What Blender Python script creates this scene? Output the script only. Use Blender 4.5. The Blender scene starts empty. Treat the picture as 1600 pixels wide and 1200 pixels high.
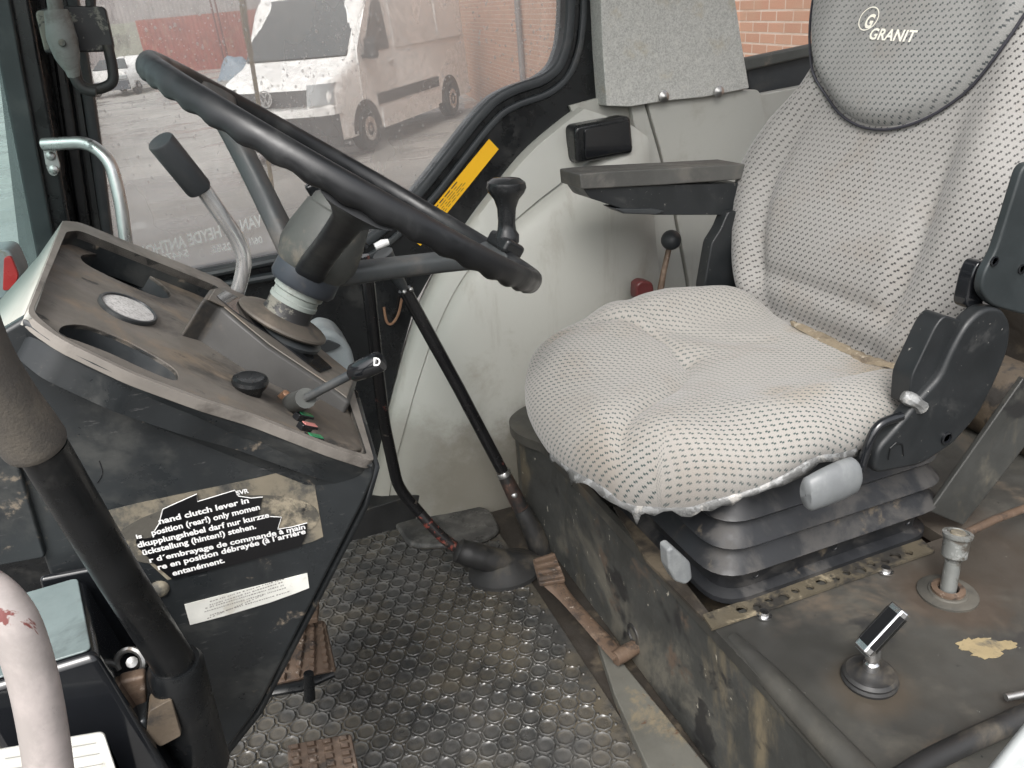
import bpy, bmesh, math, random
import numpy as np
from mathutils import Vector, Matrix
from mathutils.geometry import delaunay_2d_cdt

random.seed(7)
S = bpy.context.scene
COL = S.collection
R_ = math.radians

# ------------------------------------------------------------------ camera
F_PX = 1200.0                      # focal length in pixels of a 1600 px wide frame
CAM = np.array([0.0, 0.0, 0.95])   # 0.95 m above the cab floor, standing in the door
YAW, PITCH, ROLL = R_(19), R_(24), R_(5)
FW = np.array([math.cos(PITCH)*math.sin(YAW), math.cos(PITCH)*math.cos(YAW), -math.sin(PITCH)])
_r0 = np.array([math.cos(YAW), -math.sin(YAW), 0.0]); _u0 = np.cross(_r0, FW)
RT = math.cos(ROLL)*_r0 - math.sin(ROLL)*_u0
UP = math.sin(ROLL)*_r0 + math.cos(ROLL)*_u0
cd = bpy.data.cameras.new('camera'); cam = bpy.data.objects.new('camera', cd); COL.objects.link(cam)
cd.sensor_width = 36.0; cd.lens = 36.0*F_PX/1600.0; cd.clip_start = 0.02; cd.clip_end = 2000
M = Matrix(((RT[0], UP[0], -FW[0], CAM[0]), (RT[1], UP[1], -FW[1], CAM[1]), (RT[2], UP[2], -FW[2], CAM[2]), (0, 0, 0, 1)))
cam.matrix_world = M
S.camera = cam

# ------------------------------------------------------------------ light
w = bpy.data.worlds.new('World'); S.world = w; w.use_nodes = True
wt = w.node_tree; bg = wt.nodes['Background']
sky = wt.nodes.new('ShaderNodeTexSky'); sky.sky_type = 'NISHITA'; sky.sun_disc = False
SUN_EL, SUN_AZ = R_(52), R_(215)     # azimuth measured clockwise from +Y
sky.sun_elevation = SUN_EL; sky.sun_rotation = SUN_AZ; sky.dust_density = 6.0; sky.air_density = 1.0; sky.ozone_density = 0.6
hs = wt.nodes.new('ShaderNodeHueSaturation'); hs.inputs['Saturation'].default_value = 0.25   # overcast: a nearly grey sky
wt.links.new(sky.outputs[0], hs.inputs['Color']); wt.links.new(hs.outputs[0], bg.inputs['Color'])
bg.inputs['Strength'].default_value = 0.15
sl = bpy.data.lights.new('sun', 'SUN'); sl.energy = .6; sl.angle = R_(25); sl.color = (1, .985, .965)
so = bpy.data.objects.new('sun', sl); COL.objects.link(so)
sd = Vector((math.sin(SUN_AZ)*math.cos(SUN_EL), math.cos(SUN_AZ)*math.cos(SUN_EL), math.sin(SUN_EL)))
so.rotation_euler = sd.to_track_quat('Z', 'Y').to_euler(); so.location = (0, 0, 8)
S.view_settings.view_transform = 'Standard'; S.view_settings.look = 'None'
S.view_settings.gamma = 1.0; S.view_settings.use_curve_mapping = False
S.view_settings.exposure = 1.0
S.render.engine = 'CYCLES'
S.cycles.max_bounces = 10; S.cycles.transparent_max_bounces = 24; S.cycles.transmission_bounces = 8
S.cycles.caustics_reflective = False; S.cycles.caustics_refractive = False
S.cycles.use_denoising = True

# ------------------------------------------------------------------ measuring helpers (photo survey -> metres)
def ray(u, v): return FW + RT*(u-800)/F_PX - UP*(v-600)/F_PX
def ax(u, v, x): d = ray(u, v); return CAM + d*(x-CAM[0])/d[0]
def ay(u, v, y): d = ray(u, v); return CAM + d*(y-CAM[1])/d[1]
def az(u, v, z): d = ray(u, v); return CAM + d*(z-CAM[2])/d[2]
def ad(u, v, t): return CAM + ray(u, v)*t
def apl(u, v, p0, n): d = ray(u, v); n = np.array(n, float); return CAM + d*(np.dot(n, np.array(p0)-CAM)/np.dot(n, d))
def A(*a): return np.array(a, float)
def unit(a): a = np.array(a, float); return a/np.linalg.norm(a)

def cr(pts, n=6, closed=False):
    """Catmull-Rom through the points"""
    P = [np.array(p, float) for p in pts]; out = []; L = len(P)
    rng = range(L) if closed else range(L-1)
    for i in rng:
        if closed: a, b, c, d = P[(i-1) % L], P[i], P[(i+1) % L], P[(i+2) % L]
        else: a, b, c, d = P[max(i-1, 0)], P[i], P[i+1], P[min(i+2, L-1)]
        for k in range(n):
            t = k/n
            out.append(.5*((2*b)+(-a+c)*t+(2*a-5*b+4*c-d)*t*t+(-a+3*b-3*c+d)*t**3))
    if not closed: out.append(P[-1])
    return out

def fillet(pts, r, n=6):
    """round the inner corners of an open polyline with arcs (quadratic)"""
    P = [np.array(p, float) for p in pts]; out = [P[0]]
    for i in range(1, len(P)-1):
        a, b, c = P[i-1], P[i], P[i+1]
        d1 = np.linalg.norm(a-b); d2 = np.linalg.norm(c-b); q = min(r, d1*.48, d2*.48)
        p0 = b+(a-b)/d1*q; p1 = b+(c-b)/d2*q
        for k in range(n+1):
            t = k/n; out.append((1-t)**2*p0+2*t*(1-t)*b+t*t*p1)
    out.append(P[-1]); return out

def rpoly(pts, r, n=4):
    """closed polygon with rounded corners"""
    P = [np.array(p, float) for p in pts]; L = len(P); out = []
    rr = r if isinstance(r, (list, tuple)) else [r]*L
    for i in range(L):
        a, b, c = P[i-1], P[i], P[(i+1) % L]
        d1 = np.linalg.norm(a-b); d2 = np.linalg.norm(c-b); q = min(rr[i], d1*.45, d2*.45)
        if q < 1e-6: out.append(b); continue
        p0 = b+(a-b)/d1*q; p1 = b+(c-b)/d2*q
        for k in range(n+1):
            t = k/n; out.append((1-t)**2*p0+2*t*(1-t)*b+t*t*p1)
    return out

# ------------------------------------------------------------------ materials
class NT:
    def __init__(s, name):
        s.m = bpy.data.materials.new(name); s.m.use_nodes = True; s.t = s.m.node_tree
        s.b = s.t.nodes['Principled BSDF']; s.out = s.t.nodes['Material Output']; s._co = None
    def n(s, typ, **kw):
        nd = s.t.nodes.new(typ)
        for k, v in kw.items(): setattr(nd, k, v)
        return nd
    def put(s, sock, v):
        if hasattr(v, 'is_output'): s.t.links.new(v, sock)
        elif v is not None:
            if sock.type == 'RGBA' and not isinstance(v, (int, float)) and len(v) == 3: v = (*v, 1)
            sock.default_value = v
    def math(s, op, a, b=None, c=None, clamp=False):
        nd = s.n('ShaderNodeMath', operation=op, use_clamp=clamp)
        for i, x in enumerate((a, b, c)):
            if x is not None: s.put(nd.inputs[i], x)
        return nd.outputs[0]
    def co(s, kind='Object'):
        if s._co is None: s._co = s.n('ShaderNodeTexCoord')
        return s._co.outputs[kind]
    def xyz(s, v):
        nd = s.n('ShaderNodeSeparateXYZ'); s.put(nd.inputs[0], v); return nd.outputs
    def noise(s, scale, detail=5, rough=.6, vec=None, dist=0, stretch=None, seed=0):
        v = vec if vec is not None else s.co()
        if stretch or seed:
            mp = s.n('ShaderNodeMapping'); s.put(mp.inputs['Vector'], v)
            if stretch: mp.inputs['Scale'].default_value = stretch
            mp.inputs['Location'].default_value = (seed*3.7, seed*1.3, seed*2.1); v = mp.outputs[0]
        nd = s.n('ShaderNodeTexNoise'); s.put(nd.inputs['Vector'], v)
        nd.inputs['Scale'].default_value = scale; nd.inputs['Detail'].default_value = detail
        nd.inputs['Roughness'].default_value = rough; nd.inputs['Distortion'].default_value = dist
        return nd.outputs['Fac']
    def ramp(s, fac, a, b):
        nd = s.n('ShaderNodeMapRange', interpolation_type='SMOOTHSTEP')
        s.put(nd.inputs[0], fac); nd.inputs[1].default_value = a; nd.inputs[2].default_value = b
        return nd.outputs[0]
    def mix(s, fac, a, b):
        nd = s.n('ShaderNodeMix', data_type='RGBA')
        s.put(nd.inputs[0], fac); s.put(nd.inputs[6], a); s.put(nd.inputs[7], b); return nd.outputs[2]
    def fmix(s, fac, a, b):
        nd = s.n('ShaderNodeMix', data_type='FLOAT')
        s.put(nd.inputs[0], fac); s.put(nd.inputs[2], a); s.put(nd.inputs[3], b); return nd.outputs[0]
    def bump(s, h, strength=.3, dist=.002, normal=None):
        nd = s.n('ShaderNodeBump'); s.put(nd.inputs['Height'], h)
        nd.inputs['Strength'].default_value = strength; nd.inputs['Distance'].default_value = dist
        if normal is not None: s.put(nd.inputs['Normal'], normal)
        return nd.outputs[0]
    def set(s, **kw):
        names = dict(color='Base Color', rough='Roughness', metal='Metallic', normal='Normal', coat='Coat Weight', coatr='Coat Roughness', sheen='Sheen Weight', spec='Specular IOR Level', trans='Transmission Weight', ior='IOR', alpha='Alpha', sub='Subsurface Weight')
        for k, v in kw.items(): s.put(s.b.inputs[names[k]], v)
        return s

def surf(name, color, rough=.5, metal=0.0, spots=(), bump=None, roughvar=.12, coat=0, spec=None, fine=True, stains=()):
    """general worn surface; spots = [(colour, scale, lo, hi, rough or None, stretch or None)]"""
    k = NT(name); c = tuple(color); r = rough
    if fine:
        n0 = k.noise(9, 6, .65)
        dark = tuple(x*.82 for x in color); lite = tuple(min(1, x*1.18) for x in color)
        c = k.mix(k.ramp(n0, .3, .7), dark, lite)
        r = k.fmix(k.ramp(k.noise(23, 5, .6, seed=2), .3, .7), max(0, rough-roughvar), min(1, rough+roughvar))
    for i, sp in enumerate(spots):
        col, sc, lo, hi = sp[:4]; rg = sp[4] if len(sp) > 4 else None; st = sp[5] if len(sp) > 5 else None
        f = k.ramp(k.math('MULTIPLY_ADD', k.noise(sc, 7, .68, stretch=st, seed=i+3, dist=.3), 1.55, -.275), lo, hi)
        c = k.mix(f, c, col)
        if rg is not None: r = k.fmix(f, r, rg)
    for (sx, sy, sz, r0, col, amt) in stains:      # old rust stains and darker patches at fixed places, in the part's own metres
        dn = k.n('ShaderNodeVectorMath', operation='DISTANCE'); k.put(dn.inputs[0], k.co()); dn.inputs[1].default_value = (sx, sy, sz)
        f = k.ramp(k.math('ADD', dn.outputs['Value'], k.math('MULTIPLY', k.math('SUBTRACT', k.noise(16, 6, .7, seed=5), .5), r0*.9)), r0, r0*.45)
        c = k.mix(k.math('MULTIPLY', f, amt), c, col)
    k.set(color=c, rough=r, metal=metal, coat=coat)
    if spec is not None: k.set(spec=spec)
    if bump: k.set(normal=k.bump(k.noise(bump[0], 4, .6, seed=9), bump[1], bump[2] if len(bump) > 2 else .001))
    return k.m

DUST = (.20, .165, .125)
MAT = {}
MAT['console'] = surf('console black plastic', (.020, .023, .025), .34, spots=[((.05, .052, .05), 7, .52, .75, .55), (DUST, 26, .68, .82, .8), ((.07, .07, .07), 60, .70, .76, .7, (1, 1, 6))], bump=(900, .12, .0004))
MAT['tray'] = surf('dusty tray plastic', (.150, .136, .119), .62, spots=[((.055, .05, .045), 6, .5, .72), ((.20, .16, .12), 14, .52, .8), (( .03, .03, .03), 30, .66, .8)], bump=(700, .15, .0004))
MAT['lip'] = surf('dusty tray lip', (.20, .183, .163), .6, spots=[((.10, .09, .08), 14, .5, .8)], bump=(700, .1, .0004))
MAT['dark_plastic'] = surf('dark grey plastic', (.033, .037, .04), .42, spots=[((.065, .065, .062), 10, .52, .8, .6)], bump=(800, .15, .0004))
MAT['seat_plastic'] = surf('seat cover plastic', (.014, .016, .0175), .45, spots=[((.035, .036, .036), 14, .6, .8, .6), ((.25, .24, .22), 120, .74, .78, .6)], bump=(900, .18, .0004))
MAT['hinge'] = surf('green grey hinge plastic', (.024, .030, .032), .42, spots=[((.045, .05, .05), 14, .55, .8, .6)], bump=(900, .15, .0004))
MAT['black'] = surf('black paint', (.008, .009, .010), .30, spots=[((.025, .025, .024), 12, .55, .8, .5)])
MAT['gloss_black'] = surf('gloss black', (.010, .011, .013), .14, roughvar=.05, coat=.25, spec=.6)
MAT['knob'] = surf('black knob plastic', (.012, .013, .014), .25, roughvar=.06)
MAT['rod_black'] = surf('black lever paint', (.012, .012, .013), .2, spots=[((.10, .03, .025), 16, .70, .74, .5), ((.07, .06, .05), 40, .68, .8, .6)], roughvar=.08)
MAT['rod_worn'] = surf('worn red and black paint', (.02, .018, .018), .35, spots=[((.25, .06, .045), 55, .56, .66, .5), ((.22, .12, .09), 90, .66, .76, .6)])
MAT['clevis'] = surf('rusty dark clevis', (.045, .03, .025), .5, spots=[((.13, .07, .05), 40, .55, .75), ((.02, .02, .02), 20, .55, .7)])
MAT['rubber'] = surf('black rubber', (.020, .020, .020), .55, spots=[((.075, .065, .05), 12, .5, .78, .8)], bump=(200, .2, .0006))
MAT['wheel_rubber'] = surf('steering rim rubber', (.011, .012, .0135), .40, spots=[((.04, .042, .042), 14, .55, .85, .5)], bump=(600, .1, .0004))
MAT['hub'] = surf('dusty hub plastic', (.066, .070, .065), .65, spots=[((.05, .05, .048), 9, .50, .75, .6), ((.15, .135, .11), 22, .56, .8)], bump=(900, .3, .0005))
MAT['spoke'] = surf('dusty spoke plastic', (.045, .050, .052), .5, spots=[((.11, .10, .09), 9, .45, .8, .7)], bump=(900, .2, .0005))
MAT['boot'] = surf('dusty column boot', (.085, .074, .062), .6, spots=[((.15, .125, .10), 12, .5, .75, .7), ((.03, .03, .03), 18, .6, .75, .5)], bump=(400, .15, .0005))
MAT['cowl'] = surf('dusty dark cowl', (.045, .044, .042), .55, spots=[((.12, .10, .08), 12, .56, .8, .7)], bump=(500, .12, .0004))
MAT['hub_cap'] = surf('hub lower ring', (.035, .042, .052), .5, spots=[((.08, .075, .07), 15, .55, .8)])
MAT['bellows'] = surf('bellows rubber', (.012, .013, .015), .46, spots=[((.048, .046, .044), 7, .52, .70, .7), ((.11, .09, .065), 18, .62, .80, .85)], bump=(500, .12, .0004))
MAT['box'] = surf('worn seat box paint', (.042, .043, .040), .58, spots=[((.105, .098, .08), 4, .48, .70, .7), ((.145, .12, .078), 6, .58, .80, .8, (1, 1, .40)), ((.085, .062, .045), 11, .62, .82, .8), ((.24, .19, .115), 9, .74, .86, .8, (1, 1.2, .35)), ((.022, .022, .022), 9, .60, .72, .45), ((.33, .31, .26), 70, .74, .77, .7, (.25, 1, .5))], bump=(60, .25, .0015))
_q = [az(u, v, .25)-A(.9, .6, 0) for u, v in [(1480, 930), (1360, 1075), (1500, 860), (1210, 1000)]]
MAT['box_top'] = surf('worn platform rubber', (.047, .046, .041), .52, stains=[(*_q[0], .085, (.062, .046, .034), .8), (*_q[1], .06, (.066, .053, .039), .75), (*_q[2], .16, (.05, .04, .031), .7), (*_q[3], .10, (.022, .022, .021), .6)], spots=[((.088, .082, .068), 5, .50, .76, .7), ((.095, .075, .055), 6, .57, .80, .8), ((.035, .035, .034), 10, .60, .78, .45), ((.42, .41, .38), 95, .80, .84, .6), ((.015, .015, .015), 70, .78, .82, .4)], bump=(90, .2, .001))
MAT['ochre'] = surf('old ochre paint', (.27, .215, .12), .8, spots=[((.10, .09, .07), 22, .46, .66), ((.42, .36, .22), 40, .6, .8)], bump=(150, .4, .001))
MAT['ledge'] = surf('worn sill strip', (.10, .098, .085), .6, spots=[((.18, .15, .10), 12, .55, .75), ((.04, .042, .045), 8, .55, .7, .5), ((.09, .05, .03), 30, .64, .75)], bump=(90, .2, .001))
MAT['rust'] = surf('rusty steel', (.105, .070, .048), .6, spots=[((.20, .145, .105), 20, .52, .8, .55), ((.04, .03, .024), 28, .52, .70), ((.30, .25, .21), 70, .66, .78, .4)], bump=(140, .4, .0012))
MAT['steel'] = surf('dull steel', (.42, .42, .41), .38, metal=.9, spots=[((.16, .14, .12), 40, .58, .75, .6)])
MAT['chrome'] = surf('chrome', (.86, .86, .86), .22, metal=1.0, roughvar=.05, spots=[((.25, .22, .19), 60, .68, .76, .5)])
MAT['bright_rod'] = surf('bright plated rod', (.85, .86, .87), .2, metal=.75, roughvar=.05, spots=[((.40, .38, .35), 60, .70, .8, .5)])
MAT['aluminium'] = surf('brushed aluminium tube', (.55, .55, .54), .34, metal=.85, spots=[((.2, .2, .2), 40, .66, .76, .5)])
MAT['galv'] = surf('galvanised sleeve', (.24, .25, .24), .45, metal=.5, spots=[((.10, .09, .075), 40, .5, .7, .6), ((.42, .43, .42), 60, .6, .72, .4)])
MAT['foam'] = surf('brown grey foam grip', (.085, .078, .070), .9, spots=[((.13, .115, .095), 12, .5, .8)], bump=(500, .5, .0008))
MAT['pink'] = surf('worn white paint over red', (.42, .375, .36), .5, spots=[((.33, .30, .285), 14, .5, .7), ((.17, .05, .045), 24, .59, .615, .4, (1, 1, .25)), ((.08, .07, .065), 30, .66, .72, .6)], bump=(80, .2, .001))
MAT['liner'] = surf('grey vinyl lining', (.42, .42, .385), .5, spots=[((.385, .38, .345), 2.0, .35, .95), ((.33, .315, .275), 8, .58, .92), ((.37, .36, .325), 16, .60, .80, .6, (1, 1, .10)), ((.22, .19, .15), 26, .86, .95), ((.36, .355, .32), 60, .80, .86, .6, (1, 1, .08))], bump=(420, .22, .0006), fine=False, stains=[(-.28, .0, .06, .20, (.17, .155, .125), .8), (-.05, 0, .10, .26, (.20, .185, .15), .7), (-.45, 0, .10, .2, (.2, .185, .15), .6), (.1, 0, .3, .2, (.27, .26, .22), .5)])  # fixed patches make the lining darker towards its foot
MAT['felt'] = NT('grey felt')
k = MAT['felt']; f1 = k.noise(320, 4, .8); f2 = k.noise(14, 5, .6, seed=4); f3 = k.noise(90, 5, .8, seed=5)
c = k.mix(k.ramp(f1, .3, .7), (.34, .34, .32), (.60, .60, .57)); c = k.mix(k.ramp(f3, .45, .75), c, (.60, .60, .56)); c = k.mix(k.ramp(f2, .55, .75), c, (.46, .41, .31))
k.set(color=c, rough=.95, spec=.1, normal=k.bump(f3, .5, .002)); MAT['felt'] = k.m
MAT['grey_knob'] = surf('light grey plastic', (.165, .175, .18), .5, spots=[((.21, .22, .22), 14, .5, .8)], bump=(400, .1, .0004))
MAT['lever_grey'] = surf('pale grey plastic', (.38, .40, .40), .45, spots=[((.32, .33, .33), 8, .5, .7)])
MAT['white_plastic'] = surf('white plastic', (.72, .73, .72), .35)
MAT['reservoir'] = surf('blue grey reservoir', (.25, .28, .29), .4, spots=[((.33, .35, .35), 8, .5, .8), ((.2, .18, .14), 20, .65, .8)])
MAT['yellow'] = surf('yellow sticker', (.92, .50, .015), .4, fine=False)
MAT['white_label'] = surf('white label', (.74, .74, .69), .45, spots=[((.55, .53, .47), 30, .6, .8)])
MAT['label_black'] = surf('black label film', (.006, .006, .007), .35, fine=False)
MAT['label_white'] = surf('label print', (.80, .80, .79), .5, fine=False)
MAT['print_grey'] = surf('grey print', (.30, .29, .27), .6, fine=False)
MAT['print_black'] = surf('black print', (.03, .03, .03), .6, fine=False)
MAT['residue'] = surf('glue residue', (.075, .070, .058), .75, spots=[((.03, .03, .028), 10, .44, .62, .7), ((.30, .26, .19), 18, .58, .76, .85), ((.02, .02, .02), 40, .64, .75, .5)], bump=(160, .5, .0012))
MAT['beige_residue'] = surf('beige glue film', (.20, .175, .13), .7, spots=[((.07, .068, .06), 9, .46, .62, .7), ((.30, .27, .20), 20, .6, .8), ((.03, .03, .03), 34, .58, .72)], bump=(120, .3, .001))
MAT['smudge'] = surf('grey scuff', (.10, .105, .11), .7)
MAT['silver_emblem'] = surf('speckled silver plate', (.62, .61, .60), .5, spots=[((.40, .39, .38), 300, .5, .6)])
MAT['red_plastic'] = surf('red plastic', (.10, .025, .025), .4)
MAT['red_lens'] = surf('red lens', (.45, .04, .04), .25)
MAT['green_lens'] = surf('green lens', (.03, .20, .09), .3)
MAT['pink_lens'] = surf('pink lens', (.55, .22, .20), .35)
MAT['copper'] = surf('copper screw', (.38, .22, .14), .45, metal=.6)
MAT['torn'] = surf('torn plastic sheet', (.13, .132, .13), .35, spots=[((.24, .245, .245), 40, .5, .6), ((.33, .32, .30), 30, .55, .7)], bump=(90, .8, .003))
MAT['foam_crumb'] = surf('exposed seat foam', (.22, .18, .125), .95, spots=[((.12, .095, .07), 40, .5, .7), ((.34, .30, .24), 70, .6, .7)], bump=(200, .9, .003))
MAT['perf'] = surf('grimy perforated rail', (.085, .072, .05), .6, spots=[((.26, .22, .15), 18, .58, .74, .7), ((.03, .028, .025), 14, .50, .62, .5)], bump=(120, .4, .001))
MAT['grime'] = surf('dark greasy castings', (.032, .027, .022), .6, spots=[((.10, .08, .055), 9, .52, .75, .8)], bump=(40, .5, .004))
MAT['brown_metal'] = surf('brown dirty casting', (.09, .07, .05), .7, spots=[((.16, .125, .085), 10, .5, .75, .8), ((.03, .027, .024), 14, .55, .7)], bump=(60, .5, .003))
MAT['puddle_thread'] = surf('yellow embroidery', (.95, .92, .82), .6, fine=False)
MAT['lid_reflection'] = surf('blue grey painted reflection', (.16, .20, .20), .22, roughvar=.06, spots=[((.10, .12, .12), 9, .5, .8)])  # reflected sky put into the base colour
MAT['connector'] = surf('grey connector plastic', (.17, .175, .165), .55, spots=[((.11, .105, .095), 20, .5, .7)])
MAT['arm_pad'] = surf('grey arm pad', (.070, .070, .066), .6, spots=[((.11, .105, .095), 12, .5, .8)], bump=(700, .15, .0004))
MAT['collar'] = surf('pale green grey collar', (.26, .29, .27), .5, spots=[((.18, .18, .16), 30, .5, .7)])
MAT['hook'] = surf('chipped black bracket', (.02, .02, .021), .5, spots=[((.17, .165, .14), 22, .54, .62, .8)])
MAT['piping'] = surf('dark piping', (.035, .035, .045), .7)

# fabric: light grey knit with dark offset ticks, laid out in the cloth's own metres (UV)
def fabric(name, base, lite, tick, sx, sy, stain=True, cent=None):
    k = NT(name); uv = k.co('UV'); X, Y, Z = k.xyz(uv)
    wob = k.noise(30, 2, .5, vec=uv)
    px = k.math('DIVIDE', k.math('ADD', X, k.math('MULTIPLY', k.math('SUBTRACT', wob, .5), .003)), sx); py = k.math('DIVIDE', Y, sy)
    row = k.math('FLOOR', py)
    px = k.math('ADD', px, k.math('MULTIPLY', k.math('FLOORED_MODULO', row, 2.0), .5))
    fx = k.math('SUBTRACT', k.math('FRACT', px), .5); fy = k.math('SUBTRACT', k.math('FRACT', py), .5)
    sg = k.math('SIGN', fx)
    dy = k.math('ABSOLUTE', k.math('ADD', fy, k.math('MULTIPLY', sg, .13)))
    a = k.math('SUBTRACT', k.math('ABSOLUTE', fx), .25); b = k.math('SUBTRACT', k.math('MULTIPLY', dy, .75), .11)
    d = k.math('MAXIMUM', a, b)
    fuzz = k.math('MULTIPLY', k.math('SUBTRACT', k.noise(900, 2, .6, vec=uv), .5), .16)
    mask = k.ramp(k.math('ADD', d, fuzz), .05, -.04)
    wear = k.ramp(k.noise(5, 4, .6, vec=uv, seed=3), .3, .65)
    mask = k.math('MULTIPLY', mask, k.fmix(wear, .62, .95))
    knit = k.noise(700, 3, .7, vec=uv)
    c = k.mix(k.ramp(knit, .3, .7), base, lite)
    c = k.mix(k.math('MULTIPLY', k.ramp(k.noise(7, 5, .65, vec=uv, seed=6), .5, .75), .5), c, tuple(x*y for x, y in zip(base, (.93, .82, .72))))
    if stain and cent:
        for (cx, cy, rr, amt) in cent:
            mp = k.n('ShaderNodeVectorMath', operation='DISTANCE'); k.put(mp.inputs[0], uv); mp.inputs[1].default_value = (cx, cy, 0)
            dd = k.math('ADD', mp.outputs['Value'], k.math('MULTIPLY', k.math('SUBTRACT', k.noise(22, 5, .7, vec=uv), .5), rr*1.1))
            c = k.mix(k.math('MULTIPLY', k.ramp(dd, rr, rr*.25), amt), c, (.24, .185, .12))
    c = k.mix(mask, c, tick)
    h = k.math('SUBTRACT', knit, k.math('MULTIPLY', mask, .8))
    k.set(color=c, rough=.92, sheen=.25, spec=.15, normal=k.bump(h, .25, .0012))
    return k.m

MAT['fabric'] = fabric('seat fabric', (.25, .24, .223), (.325, .31, .288), (.032, .055, .055), .0100, .0090, True, [(-.17, .44, .09, .8), (.03, .47, .05, .9), (-.2, .25, .06, .35), (.2, .1, .05, .25)])
MAT['fabric_back'] = fabric('backrest fabric', (.262, .256, .244), (.338, .33, .317), (.032, .03, .032), .0118, .0088, True, [(-.2, .02, .05, .5)])
MAT['fabric_head'] = fabric('headrest fabric', (.26, .26, .252), (.335, .335, .324), (.05, .06, .065), .0115, .0082, False)

# wet rubber mat
k = NT('wet rubber mat'); o = k.co()
dv = k.n('ShaderNodeVectorMath', operation='DISTANCE'); k.put(dv.inputs[0], o); dv.inputs[1].default_value = (.20, .12, .0)
wet = k.math('MAXIMUM', k.ramp(k.noise(4.2, 6, .66, dist=.6), .53, .62), k.ramp(k.math('ADD', dv.outputs['Value'], k.math('MULTIPLY', k.math('SUBTRACT', k.noise(9, 5, .7, seed=6), .5), .35)), .27, .15))
c = k.mix(k.ramp(k.noise(9, 6, .7), .3, .7), (.026, .027, .027), (.070, .068, .064))
c = k.mix(k.math('MULTIPLY', k.ramp(k.noise(5, 6, .7, seed=4), .50, .68), .8), c, (.085, .074, .056))
c = k.mix(k.math('MULTIPLY', k.ramp(k.noise(4.3, 6, .7, seed=8), .56, .70), .8), c, (.025, .025, .026))
zz = k.xyz(o)[2]
mud = k.math('MULTIPLY', k.ramp(zz, .0065, .0042), k.ramp(k.noise(7, 6, .72, seed=15), .43, .60))
c = k.mix(k.math('MULTIPLY', mud, .85), c, (.105, .090, .066)); c = k.mix(k.math('MULTIPLY', k.ramp(zz, .0052, .0070), k.ramp(k.noise(14, 5, .75, seed=12), .42, .66)), c, (.12, .117, .108))
r = k.fmix(wet, .74, .08); r = k.fmix(k.math('MULTIPLY', mud, k.math('SUBTRACT', 1.0, wet)), r, .85); r = k.math('ADD', r, k.math('MULTIPLY', k.math('SUBTRACT', k.noise(80, 3, .6, seed=2), .5), .25), clamp=True)
k.set(color=c, rough=r, normal=k.bump(k.noise(150, 4, .6, seed=5), .25, .0012)); MAT['mat'] = k.m

# window glass, slightly hazed by dirt and water film
def glass(name, tint, haze, hazecol=(.8, .8, .78), refl=.06):
    k = NT(name)
    tr = k.n('ShaderNodeBsdfTransparent'); tr.inputs[0].default_value = (*tint, 1)
    tl = k.n('ShaderNodeBsdfTranslucent'); tl.inputs[0].default_value = (*hazecol, 1)
    gl = k.n('ShaderNodeBsdfGlossy'); gl.inputs['Roughness'].default_value = .03
    nz = k.noise(1.6, 5, .6, stretch=(1, 1, .6)); m1 = k.n('ShaderNodeMixShader'); m2 = k.n('ShaderNodeMixShader')
    k.put(m1.inputs[0], k.math('MULTIPLY', k.math('MULTIPLY_ADD', k.ramp(nz, .25, .75), .7, .3), haze)); k.t.links.new(tr.outputs[0], m1.inputs[1]); k.t.links.new(tl.outputs[0], m1.inputs[2])
    k.put(m2.inputs[0], refl); k.t.links.new(m1.outputs[0], m2.inputs[1]); k.t.links.new(gl.outputs[0], m2.inputs[2])
    k.t.links.new(m2.outputs[0], k.out.inputs[0]); return k.m
MAT['glass'] = glass('wet side window glass', (.94, .94, .93), .50)
MAT['rear_glass'] = glass('rear quarter glass', (.95, .95, .94), .10)
MAT['tint_glass'] = glass('green tinted windscreen', (.58, .74, .72), .35, (.55, .75, .73), .10)
k = NT('water drop'); k.set(color=(1, 1, 1), rough=.02, trans=1.0, ior=1.33)
tl = k.n('ShaderNodeBsdfTranslucent'); tl.inputs[0].default_value = (.9, .9, .9, 1); mx = k.n('ShaderNodeMixShader'); mx.inputs[0].default_value = .62
tq_ = k.n('ShaderNodeBsdfTransparent'); k.t.links.new(tq_.outputs[0], mx.inputs[1]); k.t.links.new(tl.outputs[0], mx.inputs[2]); k.t.links.new(mx.outputs[0], k.out.inputs[0]); MAT['water'] = k.m
k = NT('decal film'); k.set(color=(.85, .85, .83), rough=.5)
tl = k.n('ShaderNodeBsdfTranslucent'); tl.inputs[0].default_value = (.97, .97, .96, 1); mx = k.n('ShaderNodeMixShader'); mx.inputs[0].default_value = .5
k.t.links.new(k.b.outputs[0], mx.inputs[1]); k.t.links.new(tl.outputs[0], mx.inputs[2]); k.t.links.new(mx.outputs[0], k.out.inputs[0]); MAT['decal'] = k.m

# outside
k = NT('wet concrete yard')
c = k.mix(k.ramp(k.noise(.5, 6, .7), .3, .7), (.26, .25, .232), (.37, .358, .335)); c = k.mix(k.ramp(k.noise(.22, 5, .6, seed=5), .5, .7), c, (.19, .185, .175))
c = k.mix(k.ramp(k.noise(12, 5, .7, seed=3), .55, .75), c, (.28, .27, .25))
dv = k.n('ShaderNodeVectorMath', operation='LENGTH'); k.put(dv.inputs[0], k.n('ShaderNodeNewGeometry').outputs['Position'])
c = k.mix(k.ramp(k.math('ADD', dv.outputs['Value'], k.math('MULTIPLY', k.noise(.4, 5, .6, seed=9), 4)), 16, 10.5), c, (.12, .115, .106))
rr = k.fmix(k.ramp(k.noise(.35, 5, .65, seed=7, stretch=(1, 2.2, 1)), .42, .6), .6, .12)
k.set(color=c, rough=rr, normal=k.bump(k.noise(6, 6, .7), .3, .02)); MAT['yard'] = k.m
k = NT('orange brick'); uv = k.co('UV')
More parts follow.
